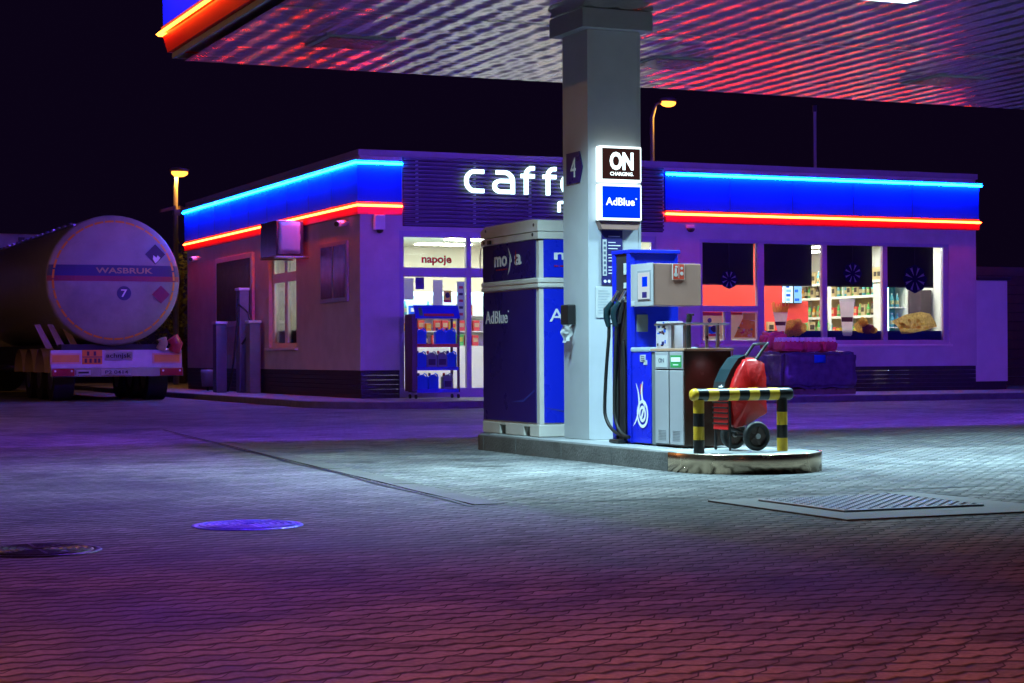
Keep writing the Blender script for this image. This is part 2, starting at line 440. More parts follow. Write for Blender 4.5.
def text(mb, s, x0, x1, z0, z1, m, plane='F', at=0.0, depth=0.003, bold=0.0, shear=0.0):
    """lettering fitted in a box. plane F faces -Y (x right), plane L faces -X (x0,x1 are Y, reading from x0 to x1), plane T lies flat"""
    cu = bpy.data.curves.new("lettering", 'FONT'); cu.body = s; cu.extrude = 0.0; cu.offset = bold; cu.resolution_u = 3; cu.shear = shear
    o = bpy.data.objects.new("lettering", cu); C.objects.link(o)
    bpy.context.view_layer.update()
    me = bpy.data.meshes.new_from_object(o.evaluated_get(bpy.context.evaluated_depsgraph_get()))
    bpy.data.objects.remove(o); bpy.data.curves.remove(cu)
    if len(me.vertices) == 0: return
    ax = [v.co.x for v in me.vertices]; ay = [v.co.y for v in me.vertices]
    sx = (x1 - x0) / (max(ax) - min(ax)); sy = (z1 - z0) / (max(ay) - min(ay))
    bm = bmesh.new(); bm.from_mesh(me); bpy.data.meshes.remove(me)
    mnx, mny = min(ax), min(ay)
    g = bmesh.ops.extrude_face_region(bm, geom=bm.faces[:])
    top = {e for e in g['geom'] if isinstance(e, bmesh.types.BMVert)}
    for v in bm.verts:
        a = x0 + (v.co.x - mnx) * sx; b = z0 + (v.co.y - mny) * sy; t = depth if v in top else 0.0
        v.co = {'F': Vector((a, at - t, b)), 'L': Vector((at - t, a, b)), 'T': Vector((a, b, at + t))}[plane]
    mb.bm(bm, m)
def ribbon(mb, pts, w, m, at, depth):
    """a stroke of even width in the X-Z plane with mitred corners, extruded towards -Y"""
    P = [Vector(p) for p in pts]; N = len(P); L = []; Rr = []
    for i in range(N):
        d1 = (P[i] - P[i - 1]).normalized() if i else (P[1] - P[0]).normalized()
        d2 = (P[i + 1] - P[i]).normalized() if i < N - 1 else d1
        n1 = Vector((-d1.y, d1.x)); n2 = Vector((-d2.y, d2.x)); n = (n1 + n2).normalized(); n = n * (w / 2) / max(0.45, n.dot(n1))
        L.append(P[i] + n); Rr.append(P[i] - n)
    vs = [(p.x, at, p.y) for p in L] + [(p.x, at, p.y) for p in Rr] + [(p.x, at - depth, p.y) for p in L] + [(p.x, at - depth, p.y) for p in Rr]
    fs = []
    for i in range(N - 1):
        a, b, c, d = i, i + 1, N + i + 1, N + i
        fs += [[a, b, c, d], [2 * N + d, 2 * N + c, 2 * N + b, 2 * N + a], [a, 2 * N + a, 2 * N + b, b], [d, c, 2 * N + c, 2 * N + d]]
    fs += [[0, N, 3 * N, 2 * N], [N - 1, 3 * N - 1, 4 * N - 1, 2 * N - 1]]
    fs[-1] = [N - 1, 3 * N - 1, 4 * N - 1, 2 * N - 1]
    mb.add(vs, fs, m)
def arc(cx, cy, r, a0, a1, n=16, ry=None):
    ry = r if ry is None else ry
    return [(cx + r * math.cos(R(a0 + (a1 - a0) * i / n)), cy + ry * math.sin(R(a0 + (a1 - a0) * i / n))) for i in range(n + 1)]
def noisy(mb, amp, scale, seed=0.0):
    for i, v in enumerate(mb.v):
        p = Vector(v); q = noise.noise_vector(p * scale + Vector((seed, seed * 2, seed * 3)))
        mb.v[i] = tuple(p + q * amp)
def grid_box(x0, x1, y0, y1, z0, z1, n, m, bev=0.03):
    bm = bmesh.new(); bmesh.ops.create_cube(bm, size=1)
    for v in bm.verts:
        v.co = Vector(((x0 + x1) / 2 + v.co.x * (x1 - x0), (y0 + y1) / 2 + v.co.y * (y1 - y0), (z0 + z1) / 2 + v.co.z * (z1 - z0)))
    bmesh.ops.bevel(bm, geom=bm.edges[:], offset=bev, segments=2, affect='EDGES')
    bmesh.ops.subdivide_edges(bm, edges=bm.edges[:], cuts=n, use_grid_fill=True)
    mb = MB(); mb.bm(bm, m, smooth=True); return mb

# ------------------------------------------------------------------ ground
g = MB()
g.add([(-250, -60, 0), (350, -60, 0), (350, 420, 0), (-250, 420, 0)], [[0, 1, 2, 3]], "paving")
tag(g.build("ground"), kind="structure")
# drip-line channel round the area under the canopy: pale edging slabs and an open groove
ch = MB()
def ex(y): return 4.44 + 0.084 * (y - 10.8)
y = 10.80
while y < 22.9:
    z = 0.006 + random.uniform(0, 0.003); a, b_ = ex(y), ex(y + 0.985)
    ch.prism([(a, y), (a + 0.20, y), (b_ + 0.20, y + 0.985), (b_, y + 0.985)], 'Z', -0.05, z, "kerb_concrete"); y += 1.0
tag(ch.build("edging_path"), kind="structure")
gr = MB()
pts = [(4.37 + 0.0504 * k + 0.02 * math.sin(k * 1.3), 10.72 + k * 0.6) for k in range(21)]
gr.add([(p[0], p[1], 0.005) for p in pts] + [(p[0] + 0.035 + 0.012 * math.sin(i * 2.1), p[1], 0.005) for i, p in enumerate(pts)],
       [[i, i + 1, 21 + i + 1, 21 + i] for i in range(20)], "truck_dark")
gr.add([(4.42 + k * 0.5, 10.735 + 0.012 * math.sin(k * 1.7), 0.005) for k in range(40)] + [(4.42 + k * 0.5, 10.757 + 0.014 * math.sin(k * 1.1), 0.005) for k in range(40)],
       [[i, i + 1, 40 + i + 1, 40 + i] for i in range(39)], "truck_dark")
tag(gr.build("path_joint"), kind="structure")
# raised walkway round the shop
wk = MB()
out_pts = [(10.30, 52), (10.30, 41.0)] + [(10.30 + 1.9 - 1.9 * math.cos(R(a)), 32.9 - 1.9 * math.sin(R(a))) for a in range(0, 91, 10)] + [(60, 31.0), (60, 60), (10.3, 60)]
wk.prism(out_pts, 'Z', -0.02, 0.12, "walkway")
tag(wk.build("pavement"), kind="structure")
kb = MB()
kpath = [p for p in out_pts[:-2]]
kb.sweep([(0.0, -0.02), (0.12, -0.02), (0.12, 0.115), (0.10, 0.125), (0.0, 0.125)], kpath, "kerb_concrete", side=1)
tag(kb.build("pavement_kerb"), kind="structure")

# ------------------------------------------------------------------ manholes and tank hatch
def manhole(x, y, m, label):
    t = thing("manhole_cover", (x, y, 0), label, "manhole cover", "round manhole covers")
    rim = MB(); rim.lathe([(0.27, 0.002), (0.275, 0.008), (0.30, 0.008), (0.305, 0.002)], (x, y, 0), m, 40); rim.build("rim", t)
    lid = MB()
    prof = [(0.0, 0.006)]
    for k in range(6):
        r = 0.035 + k * 0.04
        prof += [(r, 0.006), (r + 0.006, 0.013), (r + 0.022, 0.013), (r + 0.028, 0.006)]
    prof += [(0.268, 0.006)]
    lid.lathe(prof, (x, y, 0), m, 40); lid.sm = [False] * len(lid.sm)
    for k in range(8):
        a = k * math.pi / 4
        c, s_ = math.cos(a), math.sin(a)
        q = [(0.05, -0.008), (0.26, -0.008), (0.26, 0.008), (0.05, 0.008)]
        lid.add([(x + c * u - s_ * w, y + s_ * u + c * w, 0.015) for u, w in q], [[0, 1, 2, 3]], m)
    lid.build("lid", t)
manhole(2.80, 10.06, "iron_blue_reflection", "round manhole cover shining blue, ringed pattern, in the open paving")
manhole(1.53, 9.20, "cast_iron_dark", "dark round manhole cover cut by the left edge of the photo")
h = thing("tank_hatch", (6.55, 9.72, 0), "square steel chequer plate hatch cover set in a concrete surround", "hatch cover")
s_ = MB()
s_.box(5.85, 7.40, 8.85, 9.24, -0.05, 0.010, "walkway"); s_.box(5.85, 7.40, 10.22, 10.40, -0.05, 0.010, "walkway")
s_.box(5.85, 6.09, 9.24, 10.22, -0.05, 0.010, "walkway"); s_.box(7.09, 7.40, 9.24, 10.22, -0.05, 0.010, "walkway")
s_.build("surround", h)
p_ = MB(); p_.box(6.10, 7.08, 9.25, 10.21, -0.04, 0.022, "tread_plate", 0.004)
for i in range(24):
    for j in range(24):
        cx, cy = 6.125 + i * 0.0405, 9.275 + j * 0.0400
        a = R(45 if (i + j) % 2 else -45); c, s2 = math.cos(a), math.sin(a)
        q = [(-0.016, 0, 0.0225), (0, -0.005, 0.0225), (0.016, 0, 0.0225), (0, 0.005, 0.0225), (-0.006, 0, 0.027), (0.006, 0, 0.027)]
        p_.add([(cx + c * u - s2 * w, cy + s2 * u + c * w, z) for u, w, z in q], [[0, 1, 5, 4], [1, 2, 5], [2, 3, 4, 5], [3, 0, 4]], "tread_plate")
p_.build("plate", h)

# ------------------------------------------------------------------ pump island
IX0, IX1, IYB, CYC, IR = 7.10, 8.33, 17.66, 13.14, 0.615
isl = thing("pump_island", (7.77, 15, 0), "raised pump island with concrete kerb and rounded steel nose", "pump island")
front = arc(7.715, CYC, IR, 180, 360, 24)
BYC = IYB - IR
m_ = MB(); inner = [(IX0 + 0.11, BYC)] + arc(7.715, CYC, IR - 0.015, 180, 360, 24) + arc(7.715, BYC, IR - 0.11, 0, 180, 16)
m_.prism(inner, 'Z', -0.02, 0.148, "island_top"); m_.build("top_slab", isl)
y = 13.26
while y < BYC - 0.05:
    y1 = min(y + 0.995, BYC - 0.004)
    for (a, b) in ((IX0, IX0 + 0.108), (IX1 - 0.108, IX1)):
        q = MB(); q.box(a, b, y, y1, -0.02, 0.151, "kerb_concrete", 0.008); q.build("kerb", isl)
    y += 1.0
q = MB()
q.sweep([(-0.107, -0.02), (0.0, -0.02), (0.0, 0.143), (-0.008, 0.151), (-0.107, 0.151)], arc(7.715, BYC, IR, 0, 180, 18), "kerb_concrete", side=1); q.build("kerb", isl)
q = MB(); band = [(IX0 - 0.004, 13.25)] + arc(7.715, CYC, IR + 0.004, 180, 360, 40) + [(IX1 + 0.004, 13.25)]
q.sweep([(-0.012, 0.002), (0.0, 0.002), (0.0, 0.147), (-0.004, 0.153), (-0.012, 0.153)], band, "steel_band", side=1, smooth=True)
b_ = q.build("steel_nose", isl)

# ------------------------------------------------------------------ canopy
CX0, CX1, CY0, CY1, CZ = 4.75, 24.0, 10.85, 19.85, 4.06
can = thing("station_canopy", (7.77, 15.75, 0), "large forecourt canopy with ribbed metal soffit and blue and red lit fascia", "canopy")
sf = MB(); pitch = 0.25; NP = 12; nx = int((CX1 - CX0 - 0.2) / pitch * NP); vs = []; fs = []
x0 = CX0 + 0.1
NY = 24
ys = [CY0 + 0.02 + (CY1 - CY0 - 0.04) * k / NY for k in range(NY + 1)]
for i in range(nx + 1):
    x = x0 + i * pitch / NP
    A = 0.0016
    for k, yy in enumerate(ys):
        vs.append((x, yy, CZ + A * (1 - math.cos(2 * math.pi * i / NP)) + 0.0012 * noise.noise(Vector((x * 0.8, yy * 0.7, 0)))))
for i in range(nx):
    for k in range(NY):
        fs.append([i * (NY + 1) + k, (i + 1) * (NY + 1) + k, (i + 1) * (NY + 1) + k + 1, i * (NY + 1) + k + 1])
sf.add(vs, fs, "soffit_sheet", True); sf.build("soffit", can)
sm = MB()
for yy in (16.4, 12.2):
    sm.box(CX0 + 0.1, CX1 - 0.1, yy - 0.012, yy + 0.012, CZ - 0.004, CZ - 0.0015, "column_cap")
sm.build("joint_strip", can)
rf = MB(); rf.box(CX0 + 0.05, CX1 - 0.05, CY0 + 0.05, CY1 - 0.05, CZ + 0.10, CZ + 1.0, "roof_trim"); rf.build("roof", can)
loop = [(CX0, CY0), (CX1, CY0), (CX1, CY1), (CX0, CY1)]
fa = MB(); fa.sweep([(0.02, 4.43), (0.10, 4.43), (0.10, 5.18), (0.02, 5.18)], loop, "fascia_blue", side=1, closed=True); fo = fa.build("fascia", can)
fa = MB(); fa.sweep([(0.02, 4.375), (0.115, 4.375), (0.115, 4.425), (0.02, 4.425)], loop, "fascia_brown", side=1, closed=True)
fa.sweep([(0.02, 5.19), (0.16, 5.19), (0.16, 5.23), (0.02, 5.23)], loop, "roof_trim", side=1, closed=True); fa.build("trim", fo)
fa = MB(); fa.sweep([(0.02, 4.33), (0.10, 4.33), (0.06, 4.15), (0.02, 4.15)], loop, "fascia_red", side=1, closed=True); fa.build("red_lip", fo)
fa = MB(); fa.sweep([(-0.015, CZ + 0.026), (0.02, CZ + 0.026), (0.02, 4.145), (-0.015, 4.145)], loop, "column_cap", side=1, closed=True); fa.build("drip_edge", fo)
fa = MB(); fa.sweep([(0.14, 4.33), (0.162, 4.352), (0.14, 4.374), (0.12, 4.352)], loop, "canopy_tube_orange", side=1, closed=True); fa.build("light_tube", fo)
fa = MB(); fa.sweep([(0.175, 4.923), (0.197, 4.945), (0.175, 4.967), (0.153, 4.945)], [(CX1, CY0), (CX1, CY1), (CX0, CY1)], "canopy_tube_cyan", side=1); fa.sweep([(0.175, 4.923), (0.197, 4.945), (0.175, 4.967), (0.153, 4.945)], [(CX0, CY1 + 0.1), (CX0, 11.6)], "canopy_tube_blue", side=1); fa.build("light_tube", fo)
for yy, on in ((13.82, True), (18.05, False)):
    for xx in (6.1, 9.7, 13.3, 16.9, 20.5):
        l = MB(); l.box(xx - 0.36, xx + 0.36, yy - 0.36, yy + 0.36, CZ - 0.008, CZ + 0.05, "column_cap", 0.003); lf = l.build("downlight", can)
        e = MB(); e.box(xx - 0.30, xx + 0.30, yy - 0.30, yy + 0.30, CZ - 0.015, CZ - 0.0095, "downlight_on" if on else "lens_off"); e.build("lens", lf)
CXA, CXB, CYA, CYB = 7.50, 8.03, 15.50, 16.04
co = MB(); co.box(CXA, CXB, CYA, CYB, 0.15, 3.88, "column_paint", 0.004); cob = co.build("column", can)
ca = MB(); ca.prism([(CXA - 0.09, CYA - 0.09), (CXB + 0.09, CYA - 0.09), (CXB + 0.09, CYB + 0.09), (CXA - 0.09, CYB + 0.09)], 'Z', 3.882, 4.055, "column_cap"); ca.build("capital", cob)
co = MB()
for a, b in ((CXA - 0.004, CXA + 0.02), (CXB - 0.02, CXB + 0.004)):
    co.box(a, b, CYA - 0.004, CYA - 0.001, 0.16, 3.87, "column_paint")
co.build("corner_trim", cob)

# ------------------------------------------------------------------ signs and things on the column
def lightbox(z0, z1, label, kind):
    t = thing("illuminated_sign", (7.78, CYA, z0), label, "sign", "lit sign boxes on the column")
    b = MB(); b.box(7.572, 7.995, CYA - 0.10, CYA - 0.005, z0, z1, "lightbox_white", 0.012); b.build("case", t)
    f = MB(); f.box(7.592, 7.975, CYA - 0.106, CYA - 0.1025, z0 + 0.022, z1 - 0.022, "lightbox_dark" if kind == "ON" else "lightbox_blue"); f.build("face", t)
    w = MB()
    if kind == "ON":
        text(w, "ON", 7.665, 7.905, z0 + 0.105, z1 - 0.055, "lightbox_white", at=CYA - 0.108, bold=0.045)
        w.build("lettering", t); w = MB()
        text(w, "CHARGING.", 7.668, 7.905, z0 + 0.055, z0 + 0.088, "lightbox_white", at=CYA - 0.108, bold=0.02)
    else:
        text(w, "AdBlue", 7.625, 7.915, z0 + 0.135, z0 + 0.205, "lightbox_white", at=CYA - 0.108, bold=0.012)
        w.build("lettering", t); w = MB()
        text(w, "*", 7.922, 7.94, z0 + 0.19, z0 + 0.206, "lightbox_white", at=CYA - 0.108)
    w.build("lettering", t)
lightbox(2.490, 2.815, "white framed light box reading ON CHARGING on dark ground, high on the column", "ON")
lightbox(2.140, 2.470, "blue light box reading AdBlue mounted under the ON sign on the column", "AD")
t = thing("sign_bracket", (7.78, CYA, 2.06), "brown tapered bracket under the blue light box on the column", "bracket")
b = MB(); b.prism([(7.60, 2.06), (7.96, 2.06), (7.99, 2.132), (7.57, 2.132)], 'Y', CYA - 0.085, CYA - 0.005, "terminal_beige"); b.build("body", t)
b = MB(); b.box(7.565, 7.998, CYA - 0.11, CYA - 0.005, 2.1325, 2.1385, "black"); b.build("rim", t)
t = thing("info_board", (7.73, CYA, 1.56), "narrow dark blue notice board with white pictograms below the lit signs", "notice board")
b = MB(); b.box(7.625, 7.835, CYA - 0.02, CYA - 0.006, 1.56, 2.055, "info_blue"); b.build("board", t)
b = MB(); b.box(7.632, 7.672, CYA - 0.024, CYA - 0.0205, 1.64, 1.97, "paper")
for k in range(7): b.box(7.642, 7.662, CYA - 0.027, CYA - 0.0245, 1.655 + k * 0.045, 1.68 + k * 0.045, "paper_ink")
b.build("pictogram_strip", t)
b = MB()
for k in range(13):
    if k % 4 == 3: continue
    b.box(7.69, 7.69 + random.uniform(0.07, 0.125), CYA - 0.023, CYA - 0.0205, 1.66 + k * 0.028, 1.667 + k * 0.028, "text_white")
for xx in (7.655, 7.695):
    b.cyl((xx, CYA - 0.0205, 1.59), (xx, CYA - 0.024, 1.59), 0.014, "text_white")
b.build("notice_lines", t)
t = MB(); t.box(7.57, 7.745, CYA - 0.009, CYA - 0.006, 1.26, 1.545, "paper")
for k in range(9): t.box(7.59, 7.59 + random.uniform(0.08, 0.14), CYA - 0.0112, CYA - 0.0095, 1.30 + k * 0.025, 1.305 + k * 0.025, "counter_edge")
tag(t.build("paper_notice"), "pale sheet of printed paper taped to the column behind the hoses", "notice")
t = thing("number_sign", (CXA, 15.77, 2.5), "dark blue pointed number 4 sign on the column side", "sign")
b = MB(); b.prism([(15.94, 2.50), (15.66, 2.50), (15.60, 2.64), (15.66, 2.785), (15.94, 2.785)], 'X', CXA - 0.012, CXA - 0.004, "blue_panel"); b.build("plate", t)
b = MB(); text(b, "4", 15.84, 15.73, 2.555, 2.735, "text_white", plane='L', at=CXA - 0.014); b.build("number", t)
t = thing("glove_dispenser", (CXA, 15.84, 1.2), "black glove dispenser with white plastic gloves hanging from the column", "dispenser")
b = MB(); b.box(CXA - 0.09, CXA - 0.005, 15.76, 15.92, 1.20, 1.385, "black", 0.012); b.build("box", t)
b = MB()
for k in range(5):
    yy = 15.78 + k * 0.028; L_ = random.uniform(0.09, 0.2)
    vs = []; fs = []
    for i in range(6):
        for j in range(3):
            vs.append((CXA - 0.055 - 0.02 * math.sin(i * 1.7 + k) - 0.012 * j, yy + (j - 1) * 0.03 * (1 - 0.12 * i) + 0.012 * math.sin(i * 2 + k * 3), 1.20 - L_ * i / 5))
    for i in range(5):
        for j in range(2): fs.append([i * 3 + j, i * 3 + j + 1, i * 3 + j + 4, i * 3 + j + 3])
    b.add(vs, fs, "paper", True)
b.build("gloves", t)

# ------------------------------------------------------------------ AdBlue tank cabinet
tk = thing("additive_tank", (7.85, 16.95, 0.15), "tall dark blue and white storage tank cabinet lettered moya and AdBlue", "storage tank")
X0, X1, Y0, Y1 = 7.34, 8.30, 16.25, 17.62
ZB = 0.152
b = MB()
b.box(X0 + 0.01, X1, Y0 + 0.01, Y1, 0.27, 2.0, "tank_white"); b.build("body", tk)
b = MB()   # base skid with fork pockets, open on the side
b.box(X0, X1 + 0.01, Y0, Y0 + 0.22, ZB, 0.268, "tank_white", 0.008)
b.box(X0, X1 + 0.01, Y0 + 0.36, Y0 + 0.80, ZB, 0.268, "tank_white", 0.008)
b.box(X0, X1 + 0.01, Y0 + 0.94, Y1 + 0.01, ZB, 0.268, "tank_white", 0.008)
b.box(X0 + 0.06, X1, Y0 + 0.22, Y0 + 0.36, ZB + 0.02, 0.268, "black"); b.box(X0 + 0.06, X1, Y0 + 0.80, Y0 + 0.94, ZB + 0.02, 0.268, "black")
b.box(X0, X0 + 0.055, Y0 + 0.221, Y0 + 0.359, 0.245, 0.268, "tank_white"); b.box(X0, X0 + 0.055, Y0 + 0.801, Y0 + 0.939, 0.245, 0.268, "tank_white")
b.build("base_skid", tk)
def swoosh(mb, c, rad, a0, a1, w, m, at, plane='L', n=14):
    o_ = []; i_ = []
    for k in range(n + 1):
        t_ = k / n; a = R(a0 + (a1 - a0) * t_); ww = w * math.sin(math.pi * (0.06 + 0.88 * t_))
        o_.append((c[0] + (rad + ww) * math.cos(a), c[1] + (rad + ww) * math.sin(a))); i_.append((c[0] + rad * math.cos(a), c[1] + rad * math.sin(a)))
    poly = o_ + i_[::-1]
    P = (lambda p, t: (at - t, p[0], p[1])) if plane == 'L' else (lambda p, t: (p[0], at - t, p[1]))
    k = n + 1
    vs = [P(p, 0.003) for p in o_] + [P(p, 0.003) for p in i_]
    mb.add(vs, [[i, i + 1, k + i + 1, k + i] for i in range(n)], m)
for z0, z1, kind in ((1.655, 2.01, "top"), (0.285, 1.545, "low")):
    b = MB(); b.box(X0 - 0.002, X0 + 0.008, Y0 + 0.07, Y1 - 0.02, z0, z1, "blue_panel")
    pl = b.build("side_panel", tk)
    w = MB()
    if kind == "top":
        text(w, "mo", 17.30, 16.985, 1.79, 1.895, "text_white", plane='L', at=X0 - 0.0035, bold=0.02)
        text(w, "a", 16.80, 16.64, 1.79, 1.895, "text_white", plane='L', at=X0 - 0.0035, bold=0.02)
        swoosh(w, (17.16, 1.845), 0.24, 150, 215, 0.03, "text_white", X0 - 0.0035)
        w.prism([(16.93, 1.90), (16.90, 1.90), (16.865, 1.83), (16.885, 1.82)], 'X', X0 - 0.0065, X0 - 0.0035, "text_white")
        swoosh(w, (17.25, 1.84), 0.40, 215 - 180 - 50, 30, 0.03, "text_white", X0 - 0.0035)
        swoosh(w, (16.58, 1.87), 0.20, 20, -25, -0.03, "text_red", X0 - 0.0045)
        w.build("lettering", pl); w = MB()
        for k in range(5): w.box(X0 - 0.005, X0 - 0.0035, 17.26 - k * 0.06 - 0.045, 17.26 - k * 0.06, 1.755, 1.768, "text_red")
    else:
        text(w, "AdBlue", 17.53, 16.98, 1.235, 1.36, "text_white", plane='L', at=X0 - 0.0035, bold=0.004)
        text(w, "*", 16.97, 16.945, 1.34, 1.36, "text_white", plane='L', at=X0 - 0.0035)
        w.add([(X0 - 0.004, 16.9, 0.47), (X0 - 0.004, 16.6, 0.50), (X0 - 0.004, 16.34, 0.60), (X0 - 0.004, 16.34, 0.58), (X0 - 0.004, 16.6, 0.475)], [[0, 1, 2, 3, 4]], "wave_blue")
    w.build("lettering", pl)
    b = MB(); b.box(X0 + 0.055, X1 - 0.05, Y0 - 0.002, Y0 + 0.008, z0, z1, "pump_blue")
    pl = b.build("front_panel", tk)
    w = MB()
    if kind == "top":
        text(w, "moya", 7.50, 8.10, 1.79, 1.89, "text_white", at=Y0 - 0.0035, bold=0.02)
        w.build("lettering", pl); w = MB()
        for k in range(6): w.box(7.5 + k * 0.06, 7.545 + k * 0.06, Y0 - 0.005, Y0 - 0.0035, 1.755, 1.768, "text_red")
    else:
        text(w, "AdBlue", 7.45, 8.1, 1.235, 1.36, "text_white", at=Y0 - 0.0035, bold=0.004)
        w.add([(7.39, Y0 - 0.004, 0.43), (7.6, Y0 - 0.004, 0.40), (8.2, Y0 - 0.004, 0.36), (8.2, Y0 - 0.004, 0.345), (7.6, Y0 - 0.004, 0.38)], [[0, 1, 2, 3, 4]], "wave_blue")
    w.build("lettering", pl)
b = MB(); b.sweep([(0.0, 1.555), (0.012, 1.565), (0.012, 1.59), (0.002, 1.595), (0.002, 1.605), (0.014, 1.61), (0.014, 1.64), (0.0, 1.65)], [(X0, Y1), (X0, Y0), (X1, Y0)], "tank_white", side=1); b.build("middle_band", tk)
b = MB()
b.box(X0 - 0.008, X1 + 0.02, Y0 - 0.01, Y1 + 0.02, 2.015, 2.085, "tank_white", 0.008)
b.prism([(Y0 - 0.012, 2.09), (Y1 + 0.02, 2.09), (Y1 + 0.02, 2.165), (Y1 - 0.12, 2.205), (Y0 + 0.10, 2.205), (Y0 - 0.012, 2.19)], 'X', X0 - 0.012, X1 + 0.02, "tank_white")
lid = b.build("lid", tk)
b = MB()
for yy, zz in ((17.50, 2.16), (17.42, 2.045), (17.55, 2.045), (16.33, 2.15), (16.36, 2.06)): b = MB(); b.cyl((X0 - 0.016, yy, zz), (X0 - 0.006, yy, zz), 0.016, "dark_metal", n=10); b.build("bolt", lid)
b = MB(); b.box(X0 - 0.03, X0 - 0.014, 17.36, 17.42, 2.02, 2.06, "black"); b.build("latch", lid)

# ------------------------------------------------------------------ fuel pump
pu = thing("fuel_pump", (7.77, 14.4, 0.15), "blue fuel pump with grey panels, payment terminal and hanging hoses", "fuel pump")
PX0, PX1 = 7.50, 7.963
b = MB(); b.box(PX0 + 0.05, PX1 + 0.015, 14.69, 15.02, 0.16, 1.80, "pump_blue", 0.004)
b.box(PX0, PX0 + 0.05, 14.97, 15.03, 0.155, 1.815, "pump_blue", 0.004)
b.box(PX0, PX0 + 0.05, 14.68, 14.745, 0.155, 1.815, "pump_blue", 0.004)
b.box(PX0 - 0.005, PX1 + 0.025, 14.66, 15.035, 1.802, 1.835, "pump_blue", 0.006)
bo = b.build("body", pu)
b = MB(); b.box(PX0 + 0.012, PX0 + 0.048, 14.748, 14.967, 0.16, 1.80, "dark_metal"); hb = b.build("hose_bay", pu)
b = MB()
for zz, hh in ((1.62, 0.1), (1.50, 0.05), (1.38, 0.05)): b.box(PX0 + 0.004, PX0 + 0.011, 14.77, 14.81, zz, zz + hh, "paper")
b.build("sticker", hb)
CA, CB = 13.72, 14.655      # low cabinet
b = MB(); b.box(PX0 + 0.004, PX1, 14.31, CB, 0.165, 0.945, "pump_blue", 0.004); lb = b.build("lower_panel", pu)
b = MB()
swoosh(b, (14.80, 0.52), 0.27, 145, 232, 0.028, "text_white", PX0 + 0.001)
swoosh(b, (14.235, 0.62), 0.22, 20, -42, 0.03, "text_white", PX0 + 0.001)
for rad in (0.105, 0.062):
    ring = arc(0, 0, rad, 0, 360, 28); rin = arc(0, 0, rad - 0.024, 0, 360, 28)
    vs = [(PX0 + (-0.0015 if rad > .1 else -0.0022), 14.455 + p[0], 0.415 + p[1] * 1.15) for p in ring] + [(PX0 + (-0.0015 if rad > .1 else -0.0022), 14.455 + p[0], 0.415 + p[1] * 1.15) for p in rin]
    k = len(ring); b.add(vs, [[i, i + 1, k + i + 1, k + i] for i in range(k - 1)], "text_white")
b.add([(PX0 - 0.0028, 14.50, 0.36), (PX0 - 0.0028, 14.47, 0.36), (PX0 - 0.0028, 14.41, 0.47), (PX0 - 0.0028, 14.44, 0.47)], [[0, 1, 2, 3]], "text_white")
b.build("emblem", lb)
b = MB(); b.add([(PX0 - 0.001, 14.50, 0.585), (PX0 - 0.001, 14.46, 0.58), (PX0 - 0.001, 14.445, 0.655), (PX0 - 0.001, 14.465, 0.675), (PX0 - 0.001, 14.495, 0.665)], [[0, 1, 2, 3, 4]], "red_sign"); b.build("emblem_dot", lb)
b = MB(); b.box(PX0 - 0.001, PX0 + 0.003, 14.40, 14.50, 0.86, 0.92, "paper"); b.box(PX0 - 0.001, PX0 + 0.003, 14.37, 14.43, 0.835, 0.875, "paper")
for k in range(3): b.box(PX0 - 0.0025, PX0 - 0.0012, 14.42, 14.48, 0.868 + k * 0.017, 0.874 + k * 0.017, "paper_ink")
b.build("sticker", lb)
b = MB(); b.box(PX0 - 0.005, PX1, 14.315, CB + 0.02, 0.948, 0.985, "counter_edge", 0.01); b.build("ledge", pu)
b = MB(); b.box(PX0 + 0.012, PX1, 14.235, 14.305, 0.16, 0.945, "grey_strip"); b.build("cover_strip", pu)
b = MB(); b.box(PX0 + 0.015, PX1 - 0.01, CA + 0.012, 14.232, 0.165, 0.95, "brown_gloss", 0.004); b.build("cabinet", pu)
b = MB(); b.box(PX0 + 0.0, PX1 + 0.005, CA - 0.006, 14.31, 0.951, 0.972, "wood_edge", 0.003)
b.box(PX1 - 0.008, PX1 + 0.002, CA, CA + 0.01, 0.17, 0.95, "wood_edge"); b.build("counter_top", pu)
for y0, y1, lab in ((13.985, 14.222, "paper"), (13.735, 13.965, "green_label")):
    b = MB(); b.box(PX0 - 0.002, PX0 + 0.012, y0, y1, 0.178, 0.79, "silver_panel", 0.004)
    b.box(PX0 - 0.002, PX0 + 0.012, y0, y1, 0.80, 0.945, "silver_panel", 0.004); pn = b.build("silver_panel", pu)
    b = MB(); b.box(PX0 - 0.0045, PX0 - 0.0025, y0 + 0.02, y1 - 0.02, 0.815, 0.915, lab)
    if lab == "paper":
        text(b, "ON", y1 - 0.07, y0 + 0.07, 0.855, 0.89, "paper_ink", plane='L', at=PX0 - 0.005, depth=0.0015)
    else:
        b.box(PX0 - 0.006, PX0 - 0.0048, y0 + 0.035, y1 - 0.035, 0.862, 0.898, "text_white"); b.box(PX0 - 0.006, PX0 - 0.0048, y0 + 0.07, y1 - 0.07, 0.832, 0.84, "text_white")
        text(b, "ORLEN"[1:2] + "N", y1 - 0.045, y0 + 0.045, 0.868, 0.893, "green_label", plane='L', at=PX0 - 0.0064, depth=0.001) if False else None
    b.build("label_plate", pn)
    b = MB()
    for k in range(7):
        for j in range(6):
            yy = y0 + 0.05 + j * (y1 - y0 - 0.1) / 6
            b.box(PX0 - 0.0045, PX0 - 0.0025, yy, yy + 0.014, 0.205 + k * 0.013, 0.212 + k * 0.013, "vent_grey")
    b.build("vent", pn)
